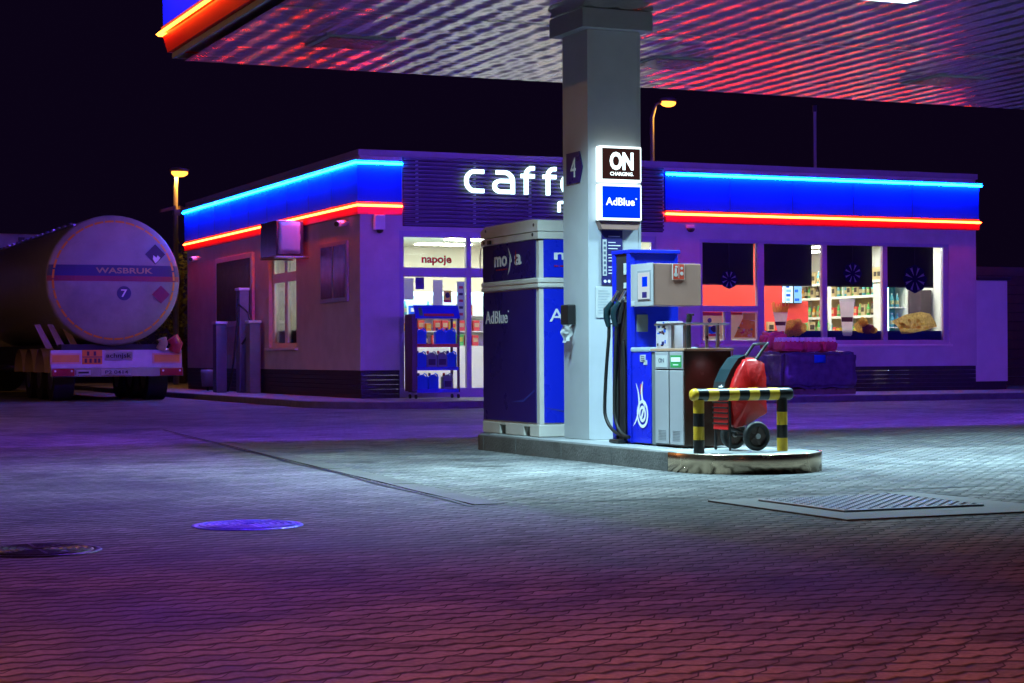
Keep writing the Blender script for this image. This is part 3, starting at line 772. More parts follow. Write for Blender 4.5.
# payment terminal
b = MB(); b.box(PX0 + 0.008, PX1 + 0.002, 14.255, 14.66, 1.338, 1.695, "terminal_beige", 0.006); tm = b.build("terminal_box", pu)
b = MB(); b.box(PX0 - 0.004, PX0 + 0.006, 14.25, 14.66, 1.335, 1.70, "silver_panel", 0.003); fp = b.build("terminal_face", tm)
b = MB(); b.box(PX0 - 0.010, PX0 - 0.0045, 14.285, 14.525, 1.385, 1.64, "vent_grey", 0.002)
b.build("bezel", fp)
b = MB(); b.box(PX0 - 0.014, PX0 - 0.0105, 14.295, 14.505, 1.395, 1.62, "display_panel")
b.build("screen", fp)
b = MB(); b.box(PX0 - 0.018, PX0 - 0.0145, 14.33, 14.42, 1.50, 1.585, "lightbox_blue"); b.box(PX0 - 0.018, PX0 - 0.0145, 14.34, 14.42, 1.405, 1.455, "info_blue")
b.box(PX0 - 0.008, PX0 - 0.0045, 14.59, 14.64, 1.345, 1.385, "paper"); b.build("keypad", fp)
b = MB(); b.box(7.685, 7.80, 14.248, 14.2545, 1.555, 1.695, "paper"); b.box(7.69, 7.795, 14.2455, 14.2475, 1.56, 1.69, "red_sign")
b.cyl((7.715, 14.2452, 1.60), (7.715, 14.2432, 1.60), 0.018, "paper"); b.box(7.705, 7.725, 14.243, 14.2452, 1.60, 1.655, "paper"); b.box(7.708, 7.732, 14.243, 14.2452, 1.66, 1.675, "paper")
b.cyl((7.772, 14.2452, 1.61), (7.772, 14.2432, 1.61), 0.016, "paper"); b.cyl((7.772, 14.2452, 1.655), (7.772, 14.2432, 1.655), 0.012, "paper")
b.box(7.743, 7.746, 14.2435, 14.2452, 1.57, 1.68, "paper"); b.build("fire_sticker", tm)
b = MB(); b.box(7.56, 7.67, 14.672, 14.679, 1.12, 1.27, "grey_strip", 0.002); b.build("cover_plate", pu)
# nozzles and hoses
def hosepath(y, ybot, x_out, sag):
    pts = []
    for k in range(25):
        t_ = k / 24
        z = 1.20 - 1.0 * t_ if t_ < 0.9 else 0.30 - (t_ - .9) * 1.0
        pts.append((PX0 - 0.03 - x_out * math.sin(math.pi * min(1, t_ * 1.02)) ** 0.8, y + (ybot - y) * t_ ** 2.2 + sag * math.sin(math.pi * t_), z))
    return pts
for y_, yb, xo, sg in ((14.93, 14.60, 0.02, 0.19), (14.79, 14.62, 0.015, 0.10)):
    b = MB()
    b.tube([(PX0 - 0.01, y_ - 0.04, 1.48), (PX0 - 0.03, y_ - 0.01, 1.42), (PX0 - 0.055, y_ + 0.035, 1.34)], [0.013, 0.016, 0.018], "steel", 10)
    b.tube([(PX0 - 0.04, y_ + 0.01, 1.385), (PX0 - 0.07, y_ + 0.055, 1.315), (PX0 - 0.07, y_ + 0.065, 1.25), (PX0 - 0.055, y_ + 0.06, 1.17)], [0.022, 0.036, 0.03, 0.021], "bag_teal", 12)
    b.tube([(PX0 - 0.03, y_ - 0.04, 1.40), (PX0 - 0.02, y_ - 0.015, 1.33), (PX0 - 0.03, y_ + 0.02, 1.20), (PX0 - 0.05, y_ + 0.05, 1.19)], 0.008, "black", 8)
    b.build("nozzle", pu)
    pts = [(PX0 - 0.05, y_ + 0.06, 1.19), (PX0 - 0.05, y_ + 0.065, 1.08)]
    for k in range(1, 22):
        t_ = k / 21
        yy = y_ + 0.065 + sg * math.sin(math.pi * min(1, t_ * 0.9) * 0.9) * 0.6 + (yb - y_ - 0.065) * max(0, (t_ - 0.55) / 0.45) ** 1.6
        zz = 1.08 - 0.87 * math.sin(math.pi / 2 * t_) ** 1.05
        pts.append((PX0 - 0.05 + 0.02 * t_, yy, zz))
    b = MB(); b.tube(pts, 0.0155, "rubber", 10)
    b.tube([(PX0 - 0.02, y_ - 0.02, 1.05), (PX0 - 0.015, y_ - 0.03, 0.8), (PX0 - 0.015, y_ - 0.03, 0.16)], 0.013, "rubber", 8); b.build("hose", pu)
b = MB(); b.box(PX0 - 0.09, PX0 + 0.03, 14.74, 14.93, 0.152, 0.185, "black", 0.01); b.build("hose_foot", pu)
# steel rail on the counter
b = MB()
b.box(7.515, 7.95, 13.745, 13.81, 1.165, 1.182, "steel", 0.004); b.box(7.515, 7.575, 13.815, 14.27, 1.165, 1.182, "steel", 0.004)
for xx, yy in ((7.545, 13.99), (7.545, 13.78), (7.75, 13.78), (7.85, 13.775)): b.cyl((xx, yy, 0.972), (xx, yy, 1.165), 0.015, "steel", n=12)
b.build("rail", pu)
t = thing("cleaning_box", (7.6, 14.2, 0.972), "white printed carton standing on the pump counter", "box")
b = MB(); b.box(7.535, 7.68, 14.06, 14.27, 0.974, 1.20, "cup_white", 0.004); b.build("carton", t)
b = MB(); rr = random.Random(3)
for k in range(16):
    yy, zz = rr.uniform(14.08, 14.24), rr.uniform(0.99, 1.17); b.box(7.532, 7.5345 - k * 1e-5, yy, yy + rr.uniform(.01, .045), zz, zz + rr.uniform(.008, .03), rr.choice(["band_blue", "jug_blue", "cup_band"]))
b.build("print", t)
t = thing("squeegee", (7.72, 13.98, 0.972), "black window squeegee handle standing behind the steel rail", "squeegee")
b = MB(); b.tube([(7.70, 14.0, 0.974), (7.70, 14.0, 1.18), (7.705, 13.99, 1.255)], [0.022, 0.02, 0.026], "black", 10); b.build("handle", t)
b = MB(); b.box(7.685, 7.74, 13.97, 14.0, 1.245, 1.262, "black", 0.004); b.build("blade", t)

# ------------------------------------------------------------------ crash guard
gd = thing("crash_guard", (7.65, 13.04, 0.15), "yellow and black striped tubular guard rail in front of the red trolley", "guard rail")
def striped(mb, p0, p1, r, n, first):
    p0, p1 = Vector(p0), Vector(p1)
    for k in range(n):
        a = p0.lerp(p1, k / n); c = p0.lerp(p1, (k + 1) / n)
        mb.cyl(a, c, r, "yellow" if (k + first) % 2 == 0 else "guard_black", n=24, cap=False)
b = MB(); striped(b, (7.235, 13.04, 0.605), (8.06, 13.04, 0.605), 0.050, 9, 1)
b.tube([(7.235 - 0.045 * math.sin(R(a)), 13.04, 0.605) for a in (0, 30, 60, 90)], [0.050, 0.049, 0.042, 0.02], "yellow", 24)
b.tube([(8.06 + 0.045 * math.sin(R(a)), 13.04, 0.605) for a in (0, 30, 60, 90)], [0.050, 0.049, 0.042, 0.02], "guard_black", 24)
b.build("top_rail", gd)
for xx in (7.258, 8.015):
    b = MB(); striped(b, (xx, 13.04, 0.15), (xx, 13.04, 0.565), 0.043, 4, 1 if xx < 7.5 else 0)
    b.build("post", gd)

# ------------------------------------------------------------------ red trolley
tr = thing("red_trolley", (7.85, 13.32, 0.15), "red covered two wheeled trolley behind the striped guard rail", "trolley")
prof = [(7.66, 0.33), (7.635, 0.50), (7.625, 0.62), (7.67, 0.72), (7.73, 0.83), (7.765, 0.885), (7.86, 0.89), (7.945, 0.86), (7.96, 0.74), (7.962, 0.56), (7.955, 0.44), (7.88, 0.40), (7.76, 0.335)]
def dense(pr, n):
    o_ = []
    for i in range(len(pr)):
        a, b2 = pr[i], pr[(i + 1) % len(pr)]
        for k in range(n): o_.append((a[0] + (b2[0] - a[0]) * k / n, a[1] + (b2[1] - a[1]) * k / n))
    return o_
dp = dense(prof, 3); nY = 9; vs = []; fs = []; cx, cz = 7.80, 0.6; n = len(dp)
for j in range(nY):
    t_ = j / (nY - 1); sc = 1 - 0.05 * abs(2 * t_ - 1) ** 4
    for p in dp: vs.append((cx + (p[0] - cx) * sc, 13.17 + 0.25 * t_, cz + (p[1] - cz) * sc))
for j in range(nY - 1):
    for i in range(n): fs.append([j * n + i, j * n + (i + 1) % n, (j + 1) * n + (i + 1) % n, (j + 1) * n + i])
b = MB(); b.add(vs, fs, "bag_red", True)
for j in (0, nY - 1):
    c = len(b.v); b.v.append((cx, 13.16 if j == 0 else 13.43, cz))
    for i in range(n): b.f.append([j * n + i, j * n + (i + 1) % n, c]); b.mi.append(0); b.sm.append(True)
noisy(b, 0.014, 8.0); noisy(b, 0.006, 22.0); b.build("cover", tr)
b = MB(); q = [(7.595, 0.60), (7.63, 0.59), (7.675, 0.70), (7.735, 0.81), (7.80, 0.885), (7.80, 0.915), (7.735, 0.89), (7.665, 0.80), (7.612, 0.70)]
b.prism(q, 'Y', 13.24, 13.42, "bag_teal"); fl = b.build("flap", tr)
b = MB(); tmp = MB(); text(tmp, "IHUOHI", 0, 0.23, 0, 0.07, "text_white", plane='T', depth=0.003, bold=0.03)
d_ = Vector((0.110, 0.19)).normalized()
tmp.v = [(7.603 + d_.x * v[0] - d_.y * (v[2] + 0.014), 13.255 + 0.07 - v[1] + 0.0, 0.635 + d_.y * v[0] + d_.x * (v[2] + 0.014)) for v in tmp.v]
tmp.build("lettering", fl)
b = MB(); b.prism([(7.605, 0.32), (7.635, 0.32), (7.635, 0.60), (7.61, 0.59)], 'Y', 13.19, 13.42, "bag_red")
for k in range(6): b.box(7.598, 7.606, 13.185, 13.425, 0.36 + k * 0.042, 0.375 + k * 0.042, "guard_black")
b.build("back_panel", tr)
b = MB()
hp = [(7.86, 13.20, 0.86), (7.884, 13.20, 0.89), (7.965, 13.20, 0.99), (7.985, 13.20, 1.005), (7.985, 13.40, 1.005), (7.965, 13.40, 0.99), (7.884, 13.40, 0.89), (7.86, 13.40, 0.86)]
b.tube(hp, 0.013, "black", 10); b.tube([(7.884, 13.20, 0.89), (7.884, 13.40, 0.89)], 0.011, "black", 8); b.build("handle", tr)
b = MB(); b.tube([(7.62, 13.19, 0.58), (7.625, 13.19, 0.34), (7.625, 13.19, 0.152)], 0.011, "black", 8)
b.tube([(7.62, 13.42, 0.58), (7.625, 13.42, 0.34), (7.625, 13.42, 0.152)], 0.011, "black", 8); b.tube([(7.625, 13.19, 0.335), (7.815, 13.19, 0.28)], 0.011, "black", 8); b.tube([(7.625, 13.42, 0.335), (7.815, 13.42, 0.28)], 0.011, "black", 8)
b.build("frame", tr)
b = MB(); b.cyl((7.82, 13.11, 0.268), (7.82, 13.47, 0.268), 0.012, "dark_metal", n=10); b.build("axle", tr)
for y0 in (13.085, 13.445):
    b = MB(); a0 = 2 * math.pi
    vs = []; fs = []; pr = [(0.076, 0.0), (0.104, 0.0), (0.117, 0.012), (0.117, 0.038), (0.104, 0.05), (0.076, 0.05)]
    for r, yy in pr:
        for k in range(28): vs.append((7.82 + r * math.cos(a0 * k / 28), y0 + yy, 0.268 + r * math.sin(a0 * k / 28)))
    m6 = len(pr)
    for i in range(m6):
        for k in range(28): fs.append([i * 28 + k, i * 28 + (k + 1) % 28, ((i + 1) % m6) * 28 + (k + 1) % 28, ((i + 1) % m6) * 28 + k])
    b.add(vs, fs, "rubber", True); wh = b.build("wheel", tr)
    b = MB(); b.cyl((7.82, y0 + 0.018, 0.268), (7.82, y0 + 0.034, 0.268), 0.077, "hub_brown", n=28)
    b.cyl((7.82, y0 - 0.006, 0.268), (7.82, y0 + 0.05, 0.268), 0.022, "steel", n=12)
    for k in range(5):
        a = R(72 * k); ca_, sa_ = math.cos(a), math.sin(a)
        q = [(0.02, -0.012), (0.076, -0.009), (0.076, 0.009), (0.02, 0.012)]
        vs = [(7.82 + ca_ * u - sa_ * w, y0 + 0.008, 0.268 + sa_ * u + ca_ * w) for u, w in q] + [(7.82 + ca_ * u - sa_ * w, y0 + 0.0175, 0.268 + sa_ * u + ca_ * w) for u, w in q]
        b.add(vs, [[0, 1, 2, 3], [0, 1, 5, 4], [1, 2, 6, 5], [2, 3, 7, 6], [3, 0, 4, 7]], "hub_brown")
    b.build("rim", wh)

# ------------------------------------------------------------------ shop building
BX0, BX1, BY0, BY1, BZ = 11.70, 25.92, 34.10, 47.6, 4.72
sh = thing("shop_building", (18.8, 34.1, 0.12), "single storey station shop with blue and orange lit fascia and lit windows", "shop building")
w = MB(); T = 0.25
SF0, SF1, SFZ = 12.49, 18.02, 3.32       # glazed shop front
W0, W1, WZ0, WZ1 = 19.02, 25.20, 1.11, 3.29
LW0, LW1 = 38.2, 40.25                    # side window
P = 0.65
w.box(BX0, SF0, BY0, BY0 + T, P, BZ, "plaster"); w.box(SF0, SF1, BY0, BY0 + T, SFZ, BZ, "plaster"); w.box(SF1, W0, BY0, BY0 + T, P, BZ, "plaster")
w.box(W0, W1, BY0, BY0 + T, P, WZ0, "plaster"); w.box(W0, W1, BY0, BY0 + T, WZ1, BZ, "plaster"); w.box(W1, BX1, BY0, BY0 + T, P, BZ, "plaster")
w.box(BX0, BX0 + T, BY0 + T, LW0, P, BZ, "plaster"); w.box(BX0, BX0 + T, LW1, BY1, P, BZ, "plaster")
w.box(BX0, BX0 + T, LW0, LW1, P, WZ0, "plaster"); w.box(BX0, BX0 + T, LW0, LW1, WZ1, BZ, "plaster")
w.box(BX1 - T, BX1, BY0 + T, BY1, P, BZ, "plaster"); w.box(BX0 + T, BX1 - T, BY1 - T, BY1, P, BZ, "plaster")
w.build("wall", sh)
w = MB(); e = 0.012
for k in range(6):
    za, zb = 0.115 + k * 0.089, 0.115 + k * 0.089 + (0.084 if k < 5 else 0.089)
    w.box(BX0 + e, SF0, BY0 + e, BY0 + T, za, zb, "plinth_brick", 0.004); w.box(SF1, BX1 - e, BY0 + e, BY0 + T, za, zb, "plinth_brick", 0.004)
    w.box(BX0 + e, BX0 + T, BY0 + T, BY1, za, zb, "plinth_brick", 0.004); w.box(BX1 - T, BX1 - e, BY0 + T, BY1, za, zb, "plinth_brick", 0.004)
w.build("plinth", sh)
w = MB(); w.sweep([(-T, BZ + 0.002), (0.03, BZ + 0.002), (0.035, BZ + 0.02), (0.035, BZ + 0.12), (-T, BZ + 0.12)], [(BX0, BY0), (BX1, BY0), (BX1, BY1), (BX0, BY1)], "roof_trim", side=1, closed=True)
w.box(BX0 + T, BX1 - T, BY0 + T, BY1 - T, 4.30, 4.45, "roof_trim"); w.build("roof", sh)
w = MB(); w.cyl((24.3, 38.0, 4.45), (24.3, 38.0, 6.6), 0.035, "post_grey", n=8); w.cyl((24.3, 38.0, 6.6), (24.3, 38.0, 6.75), 0.05, "dark_metal", n=8)
tag(w.build("antenna_mast"), "thin dark mast rising from the shop roof", "mast")
# lit fascia
def fascia(path):
    f = MB(); f.sweep([(0.004, 3.85), (0.07, 3.85), (0.075, 4.62), (0.004, 4.62)], path, "fascia_blue", side=1); fo = f.build("fascia", sh)
    f = MB(); f.sweep([(0.004, 3.80), (0.075, 3.80), (0.075, 3.845), (0.004, 3.845)], path, "fascia_brown", side=1)
    f.sweep([(0.004, 4.623), (0.14, 4.623), (0.14, 4.65), (0.004, 4.65)], path, "roof_trim", side=1); f.build("trim", fo)
    f = MB(); P_ = [Vector(p) for p in path]
    for a_, b_ in zip(P_[:-1], P_[1:]):
        d_ = (b_ - a_); n_ = Vector((d_.y, -d_.x)).normalized(); ln = d_.length; k_ = 1.5
        while k_ < ln - 0.4:
            c_ = a_ + d_ * (k_ / ln); u_ = d_.normalized() * 0.004; o1 = c_ + n_ * 0.0745; o2 = c_ + n_ * 0.079
            f.add([(*(o1 - u_), 3.852), (*(o1 + u_), 3.852), (*(o2 + u_), 3.852), (*(o2 - u_), 3.852), (*(o1 - u_), 4.552), (*(o1 + u_), 4.552), (*(o2 + u_), 4.552), (*(o2 - u_), 4.552)],
                  [[0, 1, 2, 3], [4, 5, 6, 7], [0, 1, 5, 4], [1, 2, 6, 5], [2, 3, 7, 6], [3, 0, 4, 7]], "band_blue"); k_ += 1.5
    if f.v: f.build("seam_strip", fo)
    f = MB(); f.sweep([(0.004, 3.745), (0.085, 3.745), (0.075, 3.61), (0.004, 3.61)], path, "fascia_red", side=1); f.build("red_lip", fo)
    f = MB(); f.sweep([(0.095, 3.754), (0.115, 3.774), (0.095, 3.794), (0.078, 3.774)], path, "tube_orange", side=1); f.build("light_tube", fo)
    f = MB(); f.sweep([(0.115, 4.555), (0.135, 4.577), (0.115, 4.599), (0.095, 4.577)], path, "tube_cyan", side=1); f.build("light_tube", fo)
fascia([(BX0, 47.6), (BX0, BY0), (12.52, BY0)])
fascia([(18.20, BY0), (BX1 - 0.04, BY0), (BX1 - 0.04, BY0 + 3.0)])
# louvre cladding over the entrance
w = MB(); w.box(12.56, 18.16, BY0 - 0.03, BY0 - 0.003, 3.40, 4.72, "black"); lv = w.build("cladding", sh)
w = MB()
for k in range(17):
    z = 3.42 + k * 0.0775
    w.prism([(BY0 - 0.032, z), (BY0 - 0.085, z + 0.012), (BY0 - 0.085, z + 0.042), (BY0 - 0.032, z + 0.058)], 'X', 12.56, 18.16, "louvre_dark")
w.build("louvre", lv)
w = MB()
for xx in (12.83, 14.02, 15.2, 16.4, 17.6):
    for k in range(16):
        z = 3.478 + k * 0.0775; w.box(xx - 0.022, xx + 0.022, BY0 - 0.09, BY0 - 0.034, z + 0.003, z + 0.017, "counter_edge")
w.build("louvre_clip", lv)
# shop front glazing
def frame_bar(mb, x0, x1, z0, z1, y0=None, d=0.10):
    y0 = BY0 + 0.02 if y0 is None else y0
    mb.box(x0, x1, y0, y0 + d, z0, z1, "frame_grey", 0.006)
w = MB()
frame_bar(w, SF0, SF1, 3.20, SFZ); frame_bar(w, SF0, SF1, 0.12, 0.30)
xs = [SF0, 13.88, 15.25, 16.62, SF1 - 0.10]
for xx in xs: frame_bar(w, xx + 0.001, xx + 0.10, 0.301, 3.199, BY0 + 0.018, 0.104)
for a, c in zip(xs[:-1], xs[1:]): frame_bar(w, a + 0.1, c, 2.44, 2.62)
w.build("shop_front_frame", sh)
w = MB()
for a, c in zip(xs[:-1], xs[1:]):
    w.box(a + 0.1, c, BY0 + 0.065, BY0 + 0.071, 0.30, 2.44, "window_glass"); w.box(a + 0.1, c, BY0 + 0.065, BY0 + 0.071, 2.62, 3.20, "window_glass")
w.build("shop_front_glass", sh)
# big window
w = MB()
frame_bar(w, W0, W1, WZ1 - 0.07, WZ1); frame_bar(w, W0, W1, WZ0, WZ0 + 0.10)
mx = [(W0, 19.10), (20.40, 20.56), (21.98, 22.10), (23.50, 23.62), (25.06, W1)]
for a, c in mx: frame_bar(w, a + 0.001, c - 0.001, WZ0 + 0.1, WZ1 - 0.07, BY0 + 0.018, 0.104)
frame_bar(w, 19.10, 20.40, 1.80, 1.92); frame_bar(w, 19.62, 19.76, WZ0 + 0.1, 1.80, BY0 + 0.019, 0.102)
wd = w.build("window", sh)
w = MB()
for (a, b1), (c, d) in zip(mx[:-1], mx[1:]): w.box(b1, c, BY0 + 0.07, BY0 + 0.076, WZ0 + 0.1, WZ1 - 0.07, "window_glass")
w.build("pane", wd)
w = MB(); w.box(W0 - 0.06, W1 + 0.06, BY0 - 0.05, BY0 + 0.016, WZ0 - 0.04, WZ0 + 0.012, "white_paint", 0.006); w.build("sill", wd)
w = MB()
for (a, b1), (c, d) in list(zip(mx[:-1], mx[1:]))[1:]: w.box(b1, c, BY0 + 0.095, BY0 + 0.105, WZ0 + 0.1, 1.41, "band_blue")
w.build("privacy_band", wd)
# window surround (reveal edges stand out in light)
w = MB(); w.sweep([(0.0, 0), (0.05, 0), (0.05, 0), (0.0, 0)], [(0, 0), (0, 0.001)], "plaster") if False else None
# side window
w = MB()
def side_bar(mb, y0, y1, z0, z1, x=None): mb.box(BX0 + 0.08, BX0 + 0.16, y0, y1, z0, z1, "white_paint", 0.006)
side_bar(w, LW0, LW1, WZ0, WZ0 + 0.1); side_bar(w, LW0, LW1, WZ1 - 0.1, WZ1)
for a, c in ((LW0, LW0 + 0.1), (39.10, 39.30), (LW1 - 0.16, LW1)): side_bar(w, a, c, WZ0 + 0.1, WZ1 - 0.1)
for a, c in ((LW0 + 0.1, 39.10), (39.30, LW1 - 0.16)): side_bar(w, a, c, 2.52, 2.72)
wd = w.build("window", sh)
w = MB()
for a, c in ((LW0 + 0.1, 39.10), (39.30, LW1 - 0.16)): w.box(BX0 + 0.115, BX0 + 0.121, a, c, WZ0 + 0.1, WZ1 - 0.1, "window_glass")
w.build("pane", wd)
w = MB(); w.box(BX0 - 0.08, BX0 + 0.07, LW0 - 0.1, LW1 + 0.1, WZ0 - 0.05, WZ0 - 0.002, "white_paint", 0.006); w.build("sill", wd)
w = MB(); w.box(BX0 - 0.05, BX0 - 0.003, 34.75, 36.45, 1.98, 3.16, "frame_grey", 0.006)
for a, c in ((34.85, 35.56), (35.66, 36.35)): w.box(BX0 - 0.058, BX0 - 0.052, a, c, 2.06, 3.08, "panel_dark")
w.build("shuttered_window", sh)
# interior
w = MB()
w.box(BX0 + T, BX1 - T, BY0 + T, BY1 - T, 0.10, 0.14, "shop_floor"); w.build("floor", sh)
w = MB(); w.box(BX0 + T, BX1 - T, BY0 + T, BY1 - T, 3.40, 3.46, "shop_wall"); w.build("ceiling", sh)
w = MB(); w.box(BX0 + T + 0.001, BX1 - T - 0.001, 40.6, 40.7, 0.14, 3.40, "shop_wall"); w.box(18.5, 18.6, BY0 + T + 0.01, 36.3, 0.14, 3.40, "shop_wall")
w.build("inner_wall", sh)
for xx in (13.0, 15.4, 17.3, 19.9, 22.3, 24.5):
    for yy in ((34.78, 35.6, 37.4, 39.2) if xx > 19 else (35.6, 37.4, 39.2)):  # row nearest the glass added to light the window stickers from behind
        w = MB(); w.box(xx - 0.62, xx + 0.62, yy - 0.16, yy + 0.16, 3.372, 3.398, "shop_tube"); w.build("ceiling_light", sh)
w = MB(); w.box(12.9, 13.9, 42.5, 42.8, 3.372, 3.398, "shop_tube"); w.build("ceiling_light", sh)

# ------------------------------------------------------------------ sign letters
def glyph(mb, ch, x, w, z, h, m, at):
    sw = 0.072 * (h / 0.40) ** 0.6; d = 0.05
    G = {
        'c': [[(1, 0), (.28, 0), (0, .28), (0, .72), (.28, 1), (1, 1)]],
        'a': [[(.08, 1), (.72, 1), (1, .74), (1, -.11)], [(1, 0), (.22, 0), (0, .14), (0, .42), (.22, .56), (1, .56)]],
        'f': [[(.95, 1.28), (.62, 1.28), (.36, 1.06), (.36, -.11)], [(0, .86), (.95, .86)]],
        'e': [[(.98, 0), (.28, 0), (0, .28), (0, .72), (.28, 1), (.72, 1), (1, .74), (1, .5), (.02, .5)]],
        'm': [[(0, -.15), (0, 1), (.78, 1), (1, .78), (1, -.15)], [(.5, 1), (.5, -.15)]],
        'o': [[(.5, 0), (.28, 0), (0, .28), (0, .72), (.28, 1), (.72, 1), (1, .72), (1, .28), (.72, 0), (.5, 0)]],
        'y': [[(0, 1.1), (0, .3), (.25, .05), (1, .05)], [(1, 1.1), (1, -.3), (.75, -.5), (.1, -.5)]],
    }[ch]
    for i, st in enumerate(G):
        if len(st) > 2:      # rounded corners
            q = [st[0]]
            for k in range(1, len(st) - 1):
                a, b, c = Vector(st[k - 1]), Vector(st[k]), Vector(st[k + 1])
                la, lc = (b - a).length, (c - b).length; r_ = min(0.16, la * 0.45, lc * 0.45)
                p0, p2 = b + (a - b).normalized() * r_, b + (c - b).normalized() * r_
                for t_ in (0, 0.33, 0.67, 1): q.append(tuple(p0 * (1 - t_) ** 2 + b * 2 * t_ * (1 - t_) + p2 * t_ ** 2))
            st = q + [st[-1]]
        ribbon(mb, [(x + sw / 2 + p[0] * (w - sw), z + sw / 2 + p[1] * (h - sw)) for p in st], sw, m, at + 0.002 * i, d)
sg = thing("shop_sign", (15.0, BY0 - 0.12, 3.7), "glowing white shop name letters caffe moya on the dark louvres", "sign")
w = MB()
for ch, x, wd_ in (("c", 13.78, 0.44), ("a", 14.37, 0.46), ("f", 14.93, 0.38), ("f", 15.40, 0.38), ("e", 15.83, 0.45)): glyph(w, ch, x, wd_, 4.07, 0.45, "sign_white", BY0 - 0.13)
w.build("caffe_lettering", sg)
w = MB()
for ch, x, wd_ in (("m", 15.76, 0.36), ("o", 16.20, 0.25), ("y", 16.52, 0.25), ("a", 16.84, 0.25)): glyph(w, ch, x, wd_, 3.74, 0.22, "sign_white", BY0 - 0.13)
w.build("moya_lettering", sg)
w = MB()
for xx in (13.9, 14.5, 15.1, 15.9, 16.5): w.cyl((xx, BY0 - 0.125, 4.12), (xx, BY0 - 0.09, 4.12), 0.01, "dark_metal", n=6)
w.build("standoff", sg)

# ------------------------------------------------------------------ fittings on the walls
def wall_lamp(x, y, z, ax, label):
    t = thing("security_camera", (x, y, z), label, "security camera", "cameras and lamps under the fascia")
    w = MB(); d = Vector(ax)
    w.tube([Vector((x, y, z)), Vector((x, y, z)) + d * 0.14], 0.018, "white_paint", 8); w.build("bracket", t)
    w = MB(); e0 = Vector((x, y, z)) + d * 0.14; w.cyl(e0 + Vector((0.10, 0.12, -0.01)), e0 + Vector((-0.14, -0.12, -0.05)), 0.06, "white_paint", n=14)
    w.build("housing", t)
    w = MB(); w.cyl(e0 + Vector((-0.14, -0.12, -0.05)), e0 + Vector((-0.155, -0.132, -0.053)), 0.05, "black", n=14); w.build("lens", t)
wall_lamp(BX0 - 0.003, 34.75, 3.50, (-1, 0, 0), "white security camera at the shop corner by the shuttered window")
wall_lamp(BX0 - 0.003, 46.2, 3.38, (-1, 0, 0), "small pale camera high on the far end of the side wall")
t = thing("dome_camera", (18.75, BY0, 3.46), "round dome camera under the fascia left of the large window", "security camera")
w = MB(); w.box(18.68, 18.85, BY0 - 0.10, BY0 - 0.003, 3.50, 3.56, "white_paint", 0.01); w.build("bracket", t)
w = MB(); w.lathe([(0.0, -0.09), (0.05, -0.08), (0.085, -0.04), (0.09, 0.0), (0.0, 0.0)], (18.765, BY0 - 0.1, 3.498), "panel_dark", 16); w.build("dome", t)
t = thing("motion_lamp", (12.06, BY0, 3.3), "pale box lamp with dark lens under the fascia beside the entrance", "lamp")
w = MB(); w.box(11.96, 12.17, BY0 - 0.12, BY0 - 0.003, 3.32, 3.60, "white_paint", 0.012); w.build("housing", t)
w = MB(); w.lathe([(0.0, -0.07), (0.05, -0.055), (0.075, 0.0), (0.0, 0.0)], (12.065, BY0 - 0.10, 3.318), "black", 16); w.build("lens", t)
t = thing("air_conditioner", (11.4, 37.4, 2.95), "boxy air conditioner with pale front hung over the side window", "air conditioner")
w = MB(); w.box(11.02, 11.60, 37.35, 38.5, 2.98, 3.70, "panel_dark", 0.015); w.build("casing", t)
w = MB(); gb = grid_box(11.06, 11.52, 37.30, 37.345, 3.02, 3.68, 5, "roof_trim", 0.012); noisy(gb, 0.018, 9.0); gb.build("front_cover", t)
w = MB(); w.box(10.98, 11.69, 37.28, 37.36, 2.93, 2.972, "post_grey", 0.006); w.box(10.98, 11.69, 38.35, 38.42, 2.93, 2.972, "post_grey", 0.006); w.build("bracket", t)
t = thing("poster_case", (11.65, 43, 1.6), "large dark framed poster case on the side wall", "poster case")
w = MB(); w.box(BX0 - 0.07, BX0 - 0.003, 41.35, 44.55, 1.63, 3.27, "white_paint", 0.01); w.build("frame", t)
w = MB(); w.box(BX0 - 0.078, BX0 - 0.072, 41.5, 44.4, 1.75, 3.15, "panel_dark"); w.build("poster", t)
# air and water post by the side wall
t = thing("air_water_post", (11.2, 41.2, 0.12), "grey slim service posts with black hose by the side wall", "service post")
for (x0, x1, y0, y1, z1) in ((10.95, 11.20, 41.9, 42.2, 1.66), (11.30, 11.52, 41.2, 41.5, 2.40), (11.35, 11.60, 40.55, 40.85, 1.66)):
    w = MB(); w.box(x0, x1, y0, y1, 0.12, z1, "dispenser_grey", 0.015); w.box(x0 - 0.02, x1 + 0.02, y0 - 0.02, y1 + 0.02, z1 + 0.002, z1 + 0.06, "white_paint", 0.01); w.build("post", t)
w = MB()
w.tube([(11.25, 41.18, 2.2), (11.22, 41.1, 1.7), (11.12, 41.0, 0.9), (11.05, 41.0, 0.4), (11.0, 41.1, 0.16)], 0.022, "rubber", 8)
w.tube([(11.28, 41.18, 2.1), (11.45, 41.0, 1.9), (11.5, 40.9, 1.5), (11.3, 41.0, 1.2)], 0.025, "rubber", 8); w.build("hose", t)
t = thing("waste_bin", (11.4, 44.2, 0.12), "small round bin standing against the dark plinth of the side wall", "bin")
w = MB(); w.lathe([(0.0, 0.22), (0.14, 0.22), (0.17, 0.5), (0.17, 0.62), (0.15, 0.62), (0.13, 0.24)], (11.35, 44.2, 0.0), "dispenser_grey", 16); w.build("drum", t)
w = MB(); w.cyl((11.35, 44.2, 0.12), (11.35, 44.2, 0.225), 0.03, "dark_metal", n=8); w.build("stem", t)
